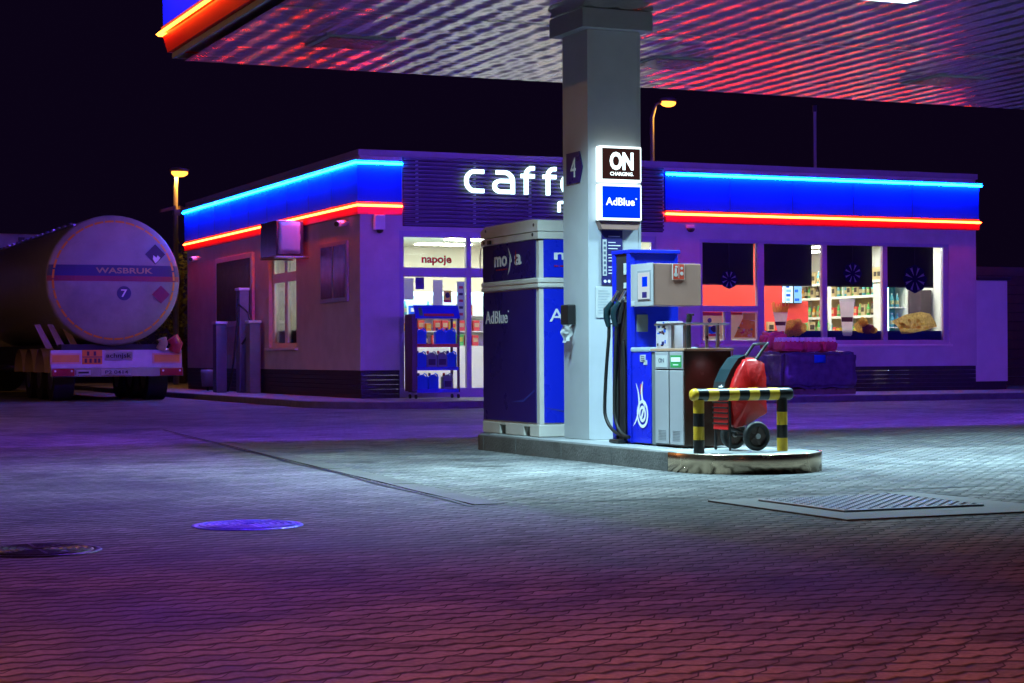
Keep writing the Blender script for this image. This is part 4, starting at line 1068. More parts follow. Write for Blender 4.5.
# annexe and fence on the right
t = thing("storage_annexe", (26.4, 34.2, 0.12), "pale plastered annexe box standing beyond the right end of the shop", "annexe")
w = MB(); w.box(25.93, 26.80, 34.15, 36.6, 0.30, 2.52, "white_paint", 0.01); w.build("wall", t)
w = MB(); w.box(25.95, 26.78, 34.18, 36.55, 0.115, 0.298, "plinth_brick"); w.build("plinth", t)
w = MB(); w.box(25.93, 26.86, 34.08, 36.7, 2.523, 2.60, "dark_metal", 0.008); w.build("roof", t)
t = thing("timber_fence", (30, 37.2, 0.12), "dark timber board fence beside the annexe at the right edge", "fence")
w = MB()
for k in range(13): w.box(26.4, 36.0, 37.2 + 0.012 * (k % 2), 37.24 + 0.012 * (k % 2), 0.14 + k * 0.22, 0.14 + k * 0.22 + 0.21, "fence_wood", 0.006)
w.build("boards", t)
for xx in (27.5, 30.0, 32.5, 35.0):
    w = MB(); w.box(xx - 0.05, xx + 0.05, 37.26, 37.36, 0.12, 3.05, "fence_wood"); w.build("post", t)

# ------------------------------------------------------------------ things in the shop windows
def blind(x0, x1, zb, label):
    t = thing("roller_blind", ((x0 + x1) / 2, BY0 + 0.2, zb), label, "blind", "black blinds in the large window")
    w = MB(); w.box(x0, x1, BY0 + 0.150, BY0 + 0.156, zb, 3.26, "blind"); w.build("fabric", t)
    w = MB(); w.box(x0, x1, BY0 + 0.145, BY0 + 0.161, zb - 0.025, zb - 0.001, "dark_metal", 0.004); w.build("bottom_bar", t)
blind(19.08, 20.38, 2.38, "black blind half lowered above the pane with two food posters")
blind(20.58, 21.80, 2.37, "black blind half lowered above the fries picture")
blind(22.12, 23.32, 2.37, "black blind half lowered above the coffee cup picture")
blind(23.64, 24.90, 2.37, "black blind half lowered above the pastry picture, at the right jamb")
for x, z, r, lab in ((19.76, 2.47, 0.20, "smallest dark blue snowflake pendant hanging in front of the red board"), (22.78, 2.63, 0.235, "dark blue snowflake pendant hanging above the paper coffee cup picture"), (24.37, 2.53, 0.31, "largest dark blue snowflake pendant hanging above the pastry picture")):
    t = thing("snowflake_pendant", (x, BY0 + 0.085, z), lab, "pendant", "snowflake pendants in the window")
    w = MB(); w.cyl((x, BY0 + 0.084, z), (x, BY0 + 0.092, z), r, "pendant_blue", n=8); w.build("disc", t)
    w = MB()
    for k in range(8):
        a = R(45 * k + 22.5); c, s2 = math.cos(a), math.sin(a)
        for (u0, u1, w0, w1) in ((0.25, 0.85, 0.0, 0.05),):
            q = [(u0 * r, -0.012 * r), (u1 * r, -0.10 * r), (u1 * r * 0.93, 0.0), (u1 * r, 0.10 * r), (u0 * r, 0.012 * r)]
            w.add([(x + c * u - s2 * v, BY0 + 0.0825, z + s2 * u + c * v) for u, v in q], [[0, 1, 2, 3, 4]], "pendant_line")
    for k in range(4):
        a = R(90 * k + 45); c, s2 = math.cos(a), math.sin(a)
        q = [(0.12 * r, 0), (0.5 * r, -0.16 * r), (0.82 * r, 0), (0.5 * r, 0.16 * r)]
        w.add([(x + c * u - s2 * v, BY0 + 0.0815, z + s2 * u + c * v) for u, v in q], [[0, 1, 2, 3]], "pendant_blue")
    w.build("snowflake", t)
    w = MB(); w.cyl((x, BY0 + 0.088, z + r), (x, BY0 + 0.088, 3.21), 0.006, "dark_metal", n=6); w.build("string", t)
GY = BY0 + 0.066   # outer face of the glass
def blob(cx, cz, rx, rz, m, y, d=0.004, seed=0, n=22, mb=None):
    mb = mb or MB(); rr = random.Random(seed)
    pts = [(cx + rx * math.cos(2 * math.pi * k / n) * rr.uniform(.9, 1.06), cz + rz * math.sin(2 * math.pi * k / n) * rr.uniform(.9, 1.06)) for k in range(n)]
    mb.prism(pts, 'Y', y - d, y, m); return mb
t = thing("fries_sticker", (20.95, GY, 1.3), "window picture of chips in a white paper cone", "window sticker", "food pictures on the window")
w = MB(); rr = random.Random(5)
for k in range(16):
    x = 20.80 + k * 0.021; lean = (k - 8) * 0.006 + rr.uniform(-.015, .015); hgt = rr.uniform(0.12, 0.24)
    w.prism([(x, 1.78), (x + 0.022, 1.78), (x + 0.022 + lean, 1.78 + hgt), (x + lean, 1.78 + hgt)], 'Y', GY - 0.003 - k * 0.0002, GY - 0.001, "fries")
w.build("chips", t)
w = MB(); w.prism([(20.79, 1.80), (21.15, 1.80), (21.06, 1.31), (20.92, 1.31)], 'Y', GY - 0.009, GY - 0.0065, "cup_white"); w.prism([(20.83, 1.60), (21.10, 1.60), (21.085, 1.52), (20.845, 1.52)], 'Y', GY - 0.0115, GY - 0.0095, "cup_band"); w.build("cone", t)
t = MB()
for i, (cx, cz, rx, rz) in enumerate(((21.25, 1.50, .16, .15), (21.45, 1.47, .17, .13), (21.35, 1.40, .15, .11), (21.40, 1.58, .10, .09), (21.18, 1.38, .12, .10))): blob(cx, cz, rx, rz, "nugget", GY - 0.002 - i * 0.003, 0.0028, i, mb=t)
tag(t.build("nugget_sticker"), "window picture of golden brown nuggets beside the cone of chips", "window sticker", "food pictures on the window")
t = thing("cup_sticker", (22.6, GY, 1.3), "window picture of a tall white paper coffee cup", "window sticker", "food pictures on the window")
w = MB(); w.prism([(22.43, 2.03), (22.80, 2.03), (22.74, 1.33), (22.71, 1.30), (22.53, 1.30), (22.50, 1.33)], 'Y', GY - 0.004, GY - 0.001, "cup_white"); w.build("cup", t)
w = MB(); w.prism([(22.41, 2.03), (22.82, 2.03), (22.80, 2.08), (22.43, 2.08)], 'Y', GY - 0.0065, GY - 0.0042, "paper"); w.build("cup_lid", t)
w = MB(); w.prism([(22.47, 1.70), (22.76, 1.70), (22.75, 1.60), (22.48, 1.60)], 'Y', GY - 0.0065, GY - 0.0042, "cup_band"); w.build("cup_sleeve", t)
t = MB()
for i, (cx, cz, rx, rz) in enumerate(((22.98, 1.50, .20, .14), (23.15, 1.45, .17, .11), (23.02, 1.60, .12, .10), (23.28, 1.42, .10, .07))): blob(cx, cz, rx, rz, "cup_band" if i == 1 else "nugget", GY - 0.002 - i * 0.003, 0.0028, 20 + i, mb=t)
tag(t.build("croissant_sticker"), "window picture of a dark brown roll beside the coffee cup", "window sticker", "food pictures on the window")
t = MB(); t.prism([(23.74, 1.62), (23.90, 1.50), (24.00, 1.34), (24.30, 1.36), (24.60, 1.42), (24.92, 1.50), (24.88, 1.60), (24.74, 1.78), (24.50, 1.82), (24.10, 1.76), (23.90, 1.68)], 'Y', GY - 0.004, GY - 0.001, "pastry")
rr = random.Random(9)
for k in range(14):
    cx, cz = rr.uniform(23.98, 24.75), rr.uniform(1.46, 1.68); blob(cx, cz, rr.uniform(.03, .09), rr.uniform(.015, .04), "nugget" if k % 3 else "fries", GY - 0.0045 - k * 0.0003, 0.0002, 60 + k, mb=t)
tag(t.build("pastry_sticker"), "window picture of a square golden filled pastry", "window sticker", "food pictures on the window")
w = MB(); w.box(BX0 + 0.17, BX0 + 0.19, LW0 + 0.1, LW1 - 0.16, WZ0 + 0.1, 1.48, "band_blue"); tag(w.build("window_board"), "dark blue strip along the bottom of the bright side window", "board")
w = MB(); w.lathe([(0, 1.50), (0.07, 1.50), (0.08, 1.9), (0.05, 2.0), (0.05, 2.15), (0.0, 2.17)], (BX0 + 0.3, 39.75, 0), "wood_edge", 12); tag(w.build("window_ornament"), "slim brown ornament standing inside the bright side window", "ornament")
# two posters low in the first window
t = thing("snack_poster", (19.36, GY, 1.3), "small white poster with red top edge left in the first window", "poster")
w = MB(); w.box(19.12, 19.58, GY - 0.004, GY - 0.001, 1.26, 1.79, "poster_sheet"); w.box(19.12, 19.58, GY - 0.007, GY - 0.0045, 1.72, 1.79, "shop_red"); w.build("sheet", t)
w = MB(); blob(19.28, 1.62, .05, .05, "paper_ink", GY - 0.005, .002, 3, mb=w); blob(19.33, 1.42, .12, .08, "jug_blue", GY - 0.005, .002, 4, mb=w); blob(19.40, 1.45, .10, .07, "dark_goods", GY - 0.0075, .002, 5, mb=w)
w.box(19.2, 19.52, GY - 0.0105, GY - 0.0078, 1.30, 1.34, "shop_red"); w.build("print", t)
t = thing("sandwich_poster", (20.08, GY, 1.3), "poster of yellow boxed sandwiches low in the first window", "poster")
w = MB(); w.box(19.78, 20.38, GY - 0.004, GY - 0.001, 1.24, 1.79, "poster_sheet"); w.box(19.78, 20.05, GY - 0.007, GY - 0.0045, 1.74, 1.79, "shop_red"); w.build("sheet", t)
w = MB(); w.prism([(19.85, 1.27), (20.35, 1.27), (20.35, 1.60), (20.06, 1.66)], 'Y', GY - 0.007, GY - 0.0045, "amber_goods")
rr = random.Random(4)
for k in range(22):
    cx, cz = rr.uniform(19.95, 20.33), rr.uniform(1.29, 1.58); blob(cx, cz, rr.uniform(.02, .05), rr.uniform(.015, .03), rr.choice(["yellow_goods", "amber_goods", "cream_goods", "green_goods", "red_goods"]), GY - 0.0075 - k * 0.0003, 0.0002, k, mb=w)
w.box(20.07, 20.36, GY - 0.0075, GY - 0.0048, 1.63, 1.77, "yellow_goods"); w.build("print", t)

# shop furniture and goods
t = thing("counter_back_wall", (20.6, 39.5, 0.14), "red panelled service wall seen behind the fries picture", "counter wall")
w = MB(); w.box(18.62, 22.52, 36.6, 36.68, 0.14, 3.39, "shop_red"); w.box(22.52, 23.45, 37.0, 37.08, 0.14, 2.12, "shop_red"); w.build("panel", t)
w = MB(); w.box(19.0, 23.4, 35.9, 36.4, 0.14, 1.33, "shop_white", 0.01); w.box(19.0, 23.4, 35.85, 36.42, 1.332, 1.37, "shelf_white", 0.008); w.build("counter", t)
for k, x in enumerate((22.66, 22.87, 23.10)):
    s = thing("menu_screen", (x, 36.9, 2.2), ("lit menu screen with pale print nearest the red wall", "middle lit menu screen of the three over the counter", "lit menu screen in deeper blue beside the shelves")[k], "screen", "menu screens over the counter")
    w = MB(); w.box(x - 0.105, x + 0.105, 36.88, 36.92, 2.06, 2.66, "black", 0.004); w.build("case", s)
    w = MB(); w.box(x - 0.098, x + 0.098, 36.873, 36.878, 2.08, 2.64, "screen_white" if k < 2 else "screen_blue"); w.build("panel", s)
    w = MB()
    for q in range(5): w.box(x - 0.08, x + 0.00 + 0.015 * ((q + k) % 4), 36.867, 36.871, 2.12 + q * 0.1, 2.18 + q * 0.1, "screen_blue" if (q + k) % 2 else "jug_blue")
    w.build("print", s)
    w = MB(); w.cyl((x, 36.9, 2.66), (x, 36.9, 3.40), 0.012, "dark_metal", n=6); w.build("hanger", s)
t = thing("shelf_unit", (25.4, 39.5, 0.14), "long white shelves of bottles along the right wall behind the coffee cup picture", "shelf unit")
SY0, SY1 = 36.35, 44.0
w = MB(); w.box(25.60, 25.64, SY0, SY1, 0.14, 2.95, "cream_goods"); w.build("back_panel", t)
for z in (0.5, 0.95, 1.34, 1.81, 2.28, 2.62):
    w = MB(); w.box(25.22, 25.598, SY0, SY1, z - 0.035, z, "shelf_white", 0.004); w.box(25.205, 25.218, SY0, SY1, z - 0.05, z + 0.01, "shelf_white"); w.build("shelf", t)
w = MB()
for yy in (SY0, 38.3, 40.2, 42.1, SY1 - 0.04): w.box(25.24, 25.597, yy, yy + 0.03, 0.14, 2.95, "shelf_white")
w.build("upright", t)
# product prototypes
def bottle(h_, r_, m, capm, label):
    t = thing("bottle", (0, 0, 0), label, "bottle", "goods on the shop shelves")
    w = MB(); w.lathe([(0.0, 0.0), (r_, 0.0), (r_, h_ * .6), (r_ * .45, h_ * .76), (r_ * .4, h_ * .92), (0, h_ * .92)], (0, 0, 0), m, 12); w.build("body", t)
    w = MB(); w.lathe([(0.0, h_ * .921), (r_ * .46, h_ * .921), (r_ * .46, h_), (0, h_)], (0, 0, 0), capm, 10); w.build("cap", t)
    w = MB(); w.lathe([(r_ * 1.02, h_ * .2), (r_ * 1.02, h_ * .48)], (0, 0, 0), "cream_goods", 12); w.build("paper_label", t)
    return t
def packet(w_, d_, h_, m, m2, label):
    t = thing("packet", (0, 0, 0), label, "packet", "goods on the shop shelves")
    w = MB(); w.box(-w_ / 2, w_ / 2, -d_ / 2, d_ / 2, 0.0, h_, m, 0.006); w.build("carton", t)
    w = MB(); w.box(-w_ * .36, w_ * .36, -d_ / 2 - 0.004, -d_ / 2 - 0.001, h_ * .35, h_ * .75, m2); w.build("print", t)
    return t
protos = {}
def put(kind, x, y, z, label, rz=None):
    if kind not in protos:
        mk = {"dark": lambda: bottle(0.32, 0.042, "dark_goods", "red_goods", label), "green": lambda: bottle(0.30, 0.042, "green_goods", "yellow_goods", label),
              "clear": lambda: bottle(0.31, 0.045, "teal_goods", "text_white", label), "amber": lambda: bottle(0.27, 0.05, "amber_goods", "text_white", label),
              "redbox": lambda: packet(0.14, 0.1, 0.22, "red_goods", "cream_goods", label), "cream": lambda: packet(0.16, 0.1, 0.26, "cream_goods", "dark_goods", label),
              "yellowbox": lambda: packet(0.15, 0.1, 0.2, "yellow_goods", "red_goods", label), "bluebox": lambda: packet(0.15, 0.1, 0.2, "jug_blue", "text_white", label),
              "orangebox": lambda: packet(0.11, 0.1, 0.16, "amber_goods", "yellow_goods", label), "greenbox": lambda: packet(0.16, 0.1, 0.24, "green_goods", "yellow_goods", label)}[kind]
        o = mk(); protos[kind] = o; o.location = (x, y, z); o.rotation_euler = (0, 0, rz or 0); return o
    o = dup(protos[kind], (x, y, z), label, rz or 0); return o
names = {"dark": "dark bottle with red cap", "green": "green bottle with yellow cap", "clear": "pale blue bottle with white cap", "amber": "squat amber bottle with white cap",
         "redbox": "red packet with pale label", "cream": "cream packet with dark label", "yellowbox": "yellow packet with red label", "bluebox": "blue packet with white label", "orangebox": "small orange packet", "greenbox": "green packet with yellow label"}
rr = random.Random(11)
for z, kinds, where in ((2.62, ["clear", "dark", "cream", "clear", "cream"], "top shelf behind the cup picture"), (2.28, ["clear", "dark", "cream", "clear", "green", "amber"], "upper shelf behind the cup picture"),
                        (1.81, ["green", "dark", "cream", "amber", "clear", "redbox", "cream"], "middle shelf behind the cup picture"), (1.34, ["greenbox", "cream", "clear", "yellowbox", "redbox"], "low shelf behind the cup picture")):
    y = SY0 + 0.12
    while y < 43.6:
        k = rr.choice(kinds); put(k, 25.30, y, z + 0.002, names[k] + " on the " + where, -math.pi / 2); y += rr.uniform(0.135, 0.20)
for x, k in ((20.6, "yellowbox"), (20.85, "cream"), (21.1, "greenbox"), (21.9, "cream"), (22.15, "green"), (22.35, "amber"), (22.55, "green"), (22.75, "greenbox"), (22.95, "cream"), (23.15, "green"), (23.3, "greenbox")):
    put(k, x, 36.1, 1.372, names[k] + " on the service counter")
# drinks cooler behind the pastry picture
t = thing("drinks_cooler", (25.0, 36.0, 0.14), "lit glass drinks cooler behind the pastry picture", "cooler")
w = MB(); w.box(24.70, 24.74, 35.75, 36.25, 0.14, 2.5, "shelf_white"); w.box(25.26, 25.30, 35.75, 36.25, 0.14, 2.5, "shelf_white"); w.box(24.74, 25.26, 36.21, 36.25, 0.14, 2.5, "teal_goods"); w.box(24.74, 25.26, 35.75, 36.21, 2.44, 2.5, "shelf_white")
for z in (0.6, 1.05, 1.5, 1.95): w.box(24.74, 25.26, 35.8, 36.21, z, z + 0.02, "shelf_white")
w.build("cabinet", t)
w = MB(); w.box(24.75, 24.78, 35.76, 35.79, 0.5, 2.4, "cooler_strip"); w.build("light_strip", t)
for z in (1.07, 1.52, 1.97):
    for x in (24.86, 25.0, 25.14): k = rr.choice(["clear", "bluebox", "clear"]); put(k, x, 35.95, z + 0.002, names[k] + " in the lit drinks cooler")
w = MB(); w.box(25.32, 25.62, 35.3, 35.95, 0.14, 2.34, "panel_dark", 0.02); tag(w.build("dark_cabinet"), "tall dark cabinet beside the cooler behind the pastry picture", "cabinet")
t = thing("inner_column", (21.92, 36.6, 0.14), "slim white post with red stickers standing behind the window", "post")
w = MB(); w.cyl((21.93, 36.6, 0.14), (21.93, 36.6, 3.40), 0.04, "shop_white", n=12); w.build("tube", t)
w = MB()
for k in range(9): w.lathe([(0.042, 0), (0.042, 0.07)], (21.93, 36.6, 2.3 + k * 0.11), "red_goods", 10)
w.build("sticker", t)
t = thing("inner_column", (23.46, 36.6, 0.14), "slim white post standing behind the window near the pastry picture", "post")
w = MB(); w.cyl((23.5, 36.2, 0.14), (23.5, 36.2, 3.40), 0.045, "shop_white", n=12); w.build("tube", t)
# chilled display seen through the entrance
t = thing("display_counter", (14.2, 37.0, 0.14), "white lit display counter with goods seen through the entrance", "display counter")
w = MB(); w.box(12.6, 17.6, 37.0, 37.8, 0.14, 1.10, "shop_white", 0.01); w.box(12.6, 17.6, 37.78, 37.82, 1.10, 2.20, "shop_white"); w.build("body", t)
for z in (1.105, 1.42, 1.75):
    w = MB(); w.box(12.6, 17.6, 37.15 + (z - 1.1) * .3, 37.77, z, z + 0.025, "shelf_white"); w.build("shelf", t)
w = MB(); w.box(12.6, 17.6, 37.2, 37.77, 2.203, 2.26, "cooler_strip"); w.build("light_strip", t)
rr = random.Random(21)
for z, y, kinds, nm in ((1.132, 37.2, ["redbox", "dark", "redbox", "greenbox"], "bottom row of the entrance display"), (1.447, 37.3, ["orangebox", "orangebox", "yellowbox", "redbox"], "middle row of the entrance display"), (1.777, 37.42, ["cream", "bluebox", "clear", "redbox"], "top row of the entrance display")):
    x = 12.75
    while x < 15.4:
        k = rr.choice(kinds); put(k, x, y, z, names[k] + " in the " + nm); x += rr.uniform(0.16, 0.2)
# papers on the entrance door
def sheet(x0, x1, z0, z1, m, lab, deco=None, name="door_notice"):
    w = MB(); w.box(x0, x1, GY - 0.003, GY - 0.001, z0, z1, m)
    if deco: deco(w)
    tag(w.build(name), lab, "notice", "notices on the entrance glass")
sheet(12.60, 12.80, 2.00, 2.41, "paper", "plain white sheet at the left edge of the entrance glass")
sheet(12.84, 13.02, 2.20, 2.43, "info_blue", "small dark blue notice at the top of the entrance glass")
sheet(13.20, 13.40, 1.86, 2.38, "paper", "tall white sheet in the middle of the entrance glass")
sheet(13.42, 13.58, 1.95, 2.18, "yellow_goods", "yellow and red notice with a dark crest on the entrance glass",
      lambda w: (w.box(13.42, 13.58, GY - 0.006, GY - 0.0035, 1.95, 2.0, "red_goods"), blob(13.5, 2.09, .05, .055, "label_dark", GY - 0.0035, .002, 8, mb=w)))
sheet(13.70, 13.86, 1.62, 2.36, "counter_edge", "tall narrow strip of small notices beside the door post",
      lambda w: [w.box(13.74, 13.82, GY - 0.006, GY - 0.0035, 1.70 + k * 0.13, 1.75 + k * 0.13, ("red_goods", "label_dark")[k % 2]) for k in range(5)])
w = MB(); text(w, "napoje", 12.97, 13.59, 2.66, 2.86, "text_red", at=GY - 0.001, bold=0.035); tag(w.build("drinks_lettering"), "red napoje lettering on the glass above the entrance door", "lettering")

# ------------------------------------------------------------------ display rack with jugs
rk = thing("display_rack", (12.87, 33.3, 0.12), "rolling display rack with blue header by the entrance", "display rack")
RX0, RX1, RY0, RY1 = 12.44, 13.33, 33.12, 33.50
for xx, yy in ((RX0, RY0), (RX1 - 0.04, RY0), (RX0, RY1 - 0.04), (RX1 - 0.04, RY1 - 0.04)):
    w = MB(); w.box(xx, xx + 0.04, yy, yy + 0.04, 0.24, 1.62, "rack_brown"); w.build("upright", rk)
w = MB(); w.box(RX0 - 0.07, RX0 - 0.002, RY0 - 0.02, RY1, 0.26, 1.70, "rack_brown", 0.004); w.build("side_panel", rk)
for z in (0.285, 0.70, 1.13):
    w = MB(); w.box(RX0 + 0.041, RX1 - 0.041, RY0 + 0.002, RY1 - 0.002, z - 0.025, z, "rack_brown"); w.box(RX0 + 0.03, RX1 - 0.03, RY0 - 0.014, RY0 - 0.002, z - 0.05, z + 0.015, "red_goods" if z > 1 else "rack_header"); w.build("shelf", rk)
w = MB(); w.prism([(RY0 - 0.03, 1.62), (RY0 + 0.0, 1.62), (RY0 + 0.12, 1.87), (RY0 + 0.09, 1.87)], 'X', RX0, RX1, "rack_header"); hd = w.build("header", rk)
w = MB(); w.prism([(RY0 - 0.024, 1.66), (RY0 - 0.020, 1.66), (RY0 + 0.004, 1.71), (RY0 - 0.001, 1.71)], 'X', RX0 + 0.17, RX1 - 0.12, "red_goods")
w.prism([(RY0 - 0.02, 1.67), (RY0 - 0.016, 1.67), (RY0 + 0.06, 1.82), (RY0 + 0.054, 1.82)], 'X', RX0 + 0.08, RX0 + 0.15, "green_goods"); w.build("print", hd)
for xx, yy in ((RX0 + 0.02, RY0 + 0.03), (RX1 - 0.02, RY0 + 0.03), (RX0 + 0.02, RY1 - 0.03), (RX1 - 0.02, RY1 - 0.03)):
    w = MB(); w.cyl((xx - 0.015, yy, 0.162), (xx + 0.015, yy, 0.162), 0.04, "rubber", n=14); w.box(xx - 0.02, xx + 0.02, yy - 0.015, yy + 0.015, 0.205, 0.238, "steel"); w.build("caster", rk)
w = MB(); w.box(RX0, RX1, RY0, RY1, 0.239, 0.258, "dark_metal"); w.build("base", rk)
def jug(m, lab):
    t = thing("fluid_jug", (0, 0, 0), "", "jug", "jugs on the display rack")
    w = MB(); w.prism([(-0.095, 0), (0.095, 0), (0.098, 0.03), (0.098, 0.20), (0.05, 0.265), (0.015, 0.285), (-0.03, 0.285), (-0.098, 0.235)], 'Y', -0.06, 0.06, m); w.build("body", t)
    w = MB(); w.tube([(0.03, 0, 0.28), (0.06, 0, 0.305), (0.098, 0, 0.28), (0.115, 0, 0.22), (0.095, 0, 0.17)], 0.014, m, 8); w.build("handle", t)
    w = MB(); w.cyl((-0.06, 0, 0.262), (-0.06, 0, 0.315), 0.024, "red_goods" if m != "jug_blue" else "info_blue", n=12); w.build("cap", t)
    if lab:
        w = MB(); w.box(-0.07, 0.07, -0.064, -0.0605, 0.05, 0.16, "label_dark"); w.build("paper_label", t)
    return t
JB = jug("jug_blue", False); JG = jug("jug_grey", True)
first = {id(JB): True, id(JG): True}
spots = [(JB, 12.60, 1.13, "blue jug alone at the left of the top rack shelf"), (JB, 12.99, 1.13, "blue jug second from the right end of the top rack shelf"), (JB, 13.19, 1.13, "blue jug at the right end of the top rack shelf"),
         (JB, 12.60, 0.70, "blue jug at the left end of the middle rack shelf"), (JG, 12.81, 0.70, "grey jug with dark label left of the other on the middle rack shelf"), (JG, 13.02, 0.70, "grey jug with dark label right of the other on the middle rack shelf"), (JB, 13.21, 0.70, "blue jug at the right end of the middle rack shelf"),
         (JB, 12.62, 0.285, "blue jug at the left end of the bottom rack shelf"), (JB, 12.84, 0.285, "blue jug in the middle of the bottom rack shelf"), (JG, 13.13, 0.285, "grey jug with dark label on the bottom rack shelf")]
for p0, x, z, lab in spots:
    if first[id(p0)]: p0.location = (x, 33.28, z + 0.001); p0["label"] = lab; first[id(p0)] = False
    else: dup(p0, (x, 33.28, z + 0.001), lab)

# ------------------------------------------------------------------ wrapped pallet with packs
pt = thing("wrapped_pallet", (20.6, 32.6, 0.12), "film wrapped pallet of goods under the large shop window", "pallet")
w = MB()
for yy in (32.12, 32.55, 33.0): w.box(19.78, 21.46, yy, yy + 0.1, 0.122, 0.20, "pallet_wood")
for k in range(7): w.box(19.78 + k * 0.245, 19.78 + k * 0.245 + 0.20, 32.1, 33.12, 0.202, 0.225, "pallet_wood")
w.build("pallet", pt)
w = grid_box(19.74, 21.48, 32.08, 33.14, 0.228, 0.965, 14, "wrap_film", 0.05); noisy(w, 0.05, 3.2, 1.0); noisy(w, 0.02, 11, 2.0); w.build("wrapped_load", pt)
w = MB(); gbx = grid_box(20.44, 20.70, 32.035, 32.045, 0.74, 0.90, 3, "jug_blue", 0.003); noisy(gbx, 0.01, 6); gbx.build("delivery_note", pt)
def pack(nx_, ny_):
    t = thing("bottle_pack", (0, 0, 0), "", "bottle pack", "pink bottle packs on the pallet")
    W_, D_ = nx_ * 0.1, ny_ * 0.1
    gb_ = grid_box(-W_ / 2, W_ / 2, -D_ / 2, D_ / 2, 0.0, 0.20, 6, "pink_film", 0.03); noisy(gb_, 0.02, 9, nx_); gb_.build("film", t)
    w = MB()
    for i in range(nx_):
        for j in range(ny_): w.lathe([(0.036, 0.19), (0.034, 0.215), (0.022, 0.245), (0.022, 0.275), (0.0, 0.277)], (-W_ / 2 + 0.05 + i * 0.1, -D_ / 2 + 0.05 + j * 0.1, 0.0), "bottle_cap", 10)
    w.build("bottle_necks", t)
    return t
for i, (nx_, x, lab) in enumerate(((5, 20.10, "pink film bottle pack at the left on the wrapped pallet"), (4, 20.57, "pink film bottle pack in the middle on the wrapped pallet"), (3, 20.98, "shortest pink film bottle pack at the right on the wrapped pallet"))):
    pk = pack(nx_, 4); pk["label"] = lab; pk.location = (x, 32.45, 0.975)
w = MB(); gbx = grid_box(19.76, 20.3, 32.75, 33.0, 0.985, 1.36, 5, "pink_film", 0.06); noisy(gbx, 0.05, 6, 4); tag(gbx.build("film_bundle"), "tall purple film bundle standing behind the pink packs on the pallet", "bundle")

# ------------------------------------------------------------------ tanker
TX, TY, TZ, RA, RB = 8.26, 40.0, 2.545, 1.41, 1.375
tt = thing("tanker_trailer", (TX, TY, 0), "white ended tanker trailer lettered WASBRUK parked beside the shop", "tanker")
def ell(r, n=48): return [(TX + RA * r * math.cos(2 * math.pi * k / n), TZ + RB * r * math.sin(2 * math.pi * k / n)) for k in range(n)]
w = MB(); n = 48; vs = []; fs = []
secs = [(0.985, TY + 0.12), (1.0, TY + 0.3), (1.0, TY + 4), (1.0, TY + 8), (1.0, TY + 10.6)]
for r, yy in secs: vs += [(p[0], yy, p[1]) for p in ell(r)]
for i in range(len(secs) - 1):
    for k in range(n): fs.append([i * n + k, i * n + (k + 1) % n, (i + 1) * n + (k + 1) % n, (i + 1) * n + k])
w.add(vs, fs, "truck_side", True); w.build("tank_shell", tt)
w = MB(); vs = []; fs = []; secs = [(1.0, TY + 0.10), (0.995, TY + 0.03), (0.96, TY + 0.0), (0.85, TY - 0.04), (0.6, TY - 0.09), (0.3, TY - 0.12), (0.02, TY - 0.125)]
def endy(r):   # depth of the dished end at a relative radius
    pr = [(s[0], s[1]) for s in secs][::-1]
    for (r0, y0), (r1, y1) in zip(pr[:-1], pr[1:]):
        if r0 <= r <= r1: return y0 + (y1 - y0) * (r - r0) / (r1 - r0)
    return pr[0][1] if r < pr[0][0] else TY + 0.1
for r, yy in secs: vs += [(p[0], yy, p[1]) for p in ell(r)]
for i in range(len(secs) - 1):
    for k in range(n): fs.append([i * n + k, i * n + (k + 1) % n, (i + 1) * n + (k + 1) % n, (i + 1) * n + k])
fs.append([6 * n + k for k in range(n)])
w.add(vs, fs, "truck_white", True); en = w.build("tank_end", tt)
def on_end(x, z, off): 
    r = math.hypot((x - TX) / RA, (z - TZ) / RB); return (x, endy(min(r, 0.999)) - off, z)
def patch(mb, poly_fn, m, off, nu=40, nv=3):
    vs = [on_end(*poly_fn(i / nu, j / nv), off) for i in range(nu + 1) for j in range(nv + 1)]
    fs = [[i * (nv + 1) + j, (i + 1) * (nv + 1) + j, (i + 1) * (nv + 1) + j + 1, i * (nv + 1) + j + 1] for i in range(nu) for j in range(nv)]
    mb.add(vs, fs, m)
def bandfn(z0, z1):
    def f(u, v):
        z = z0 + (z1 - z0) * v; hw = RA * 0.985 * math.sqrt(max(0, 1 - ((z - TZ) / RB) ** 2)); return (TX - hw + 2 * hw * u, z)
    return f
w = MB(); patch(w, bandfn(2.63, 2.86), "band_navy", 0.006); patch(w, bandfn(2.52, 2.63), "band_red", 0.006); bd = w.build("stripe", en)
w = MB()
for k in range(36):
    a0, a1 = 2 * math.pi * k / 36, 2 * math.pi * (k + 0.86) / 36
    patch(w, lambda u, v: (TX + RA * (0.885 + 0.03 * v) * math.cos(a0 + (a1 - a0) * u), TZ + RB * (0.885 + 0.03 * v) * math.sin(a0 + (a1 - a0) * u)), "reflector_orange", 0.009, 4, 1)
w.build("reflective_ring", en)
w = MB(); text(w, "WASBRUK", 7.86, 9.06, 2.685, 2.805, "letter_yellow", at=TY - 0.13, bold=0.02); w.build("name_lettering", en)
w = MB(); w.cyl((8.45, TY - 0.115, 2.27), (8.45, TY - 0.128, 2.27), 0.15, "band_navy", n=28); dd = w.build("number_disc", en)
w = MB(); text(w, "7", 8.385, 8.515, 2.19, 2.35, "text_white", at=TY - 0.131, bold=0.01); w.build("number", dd)
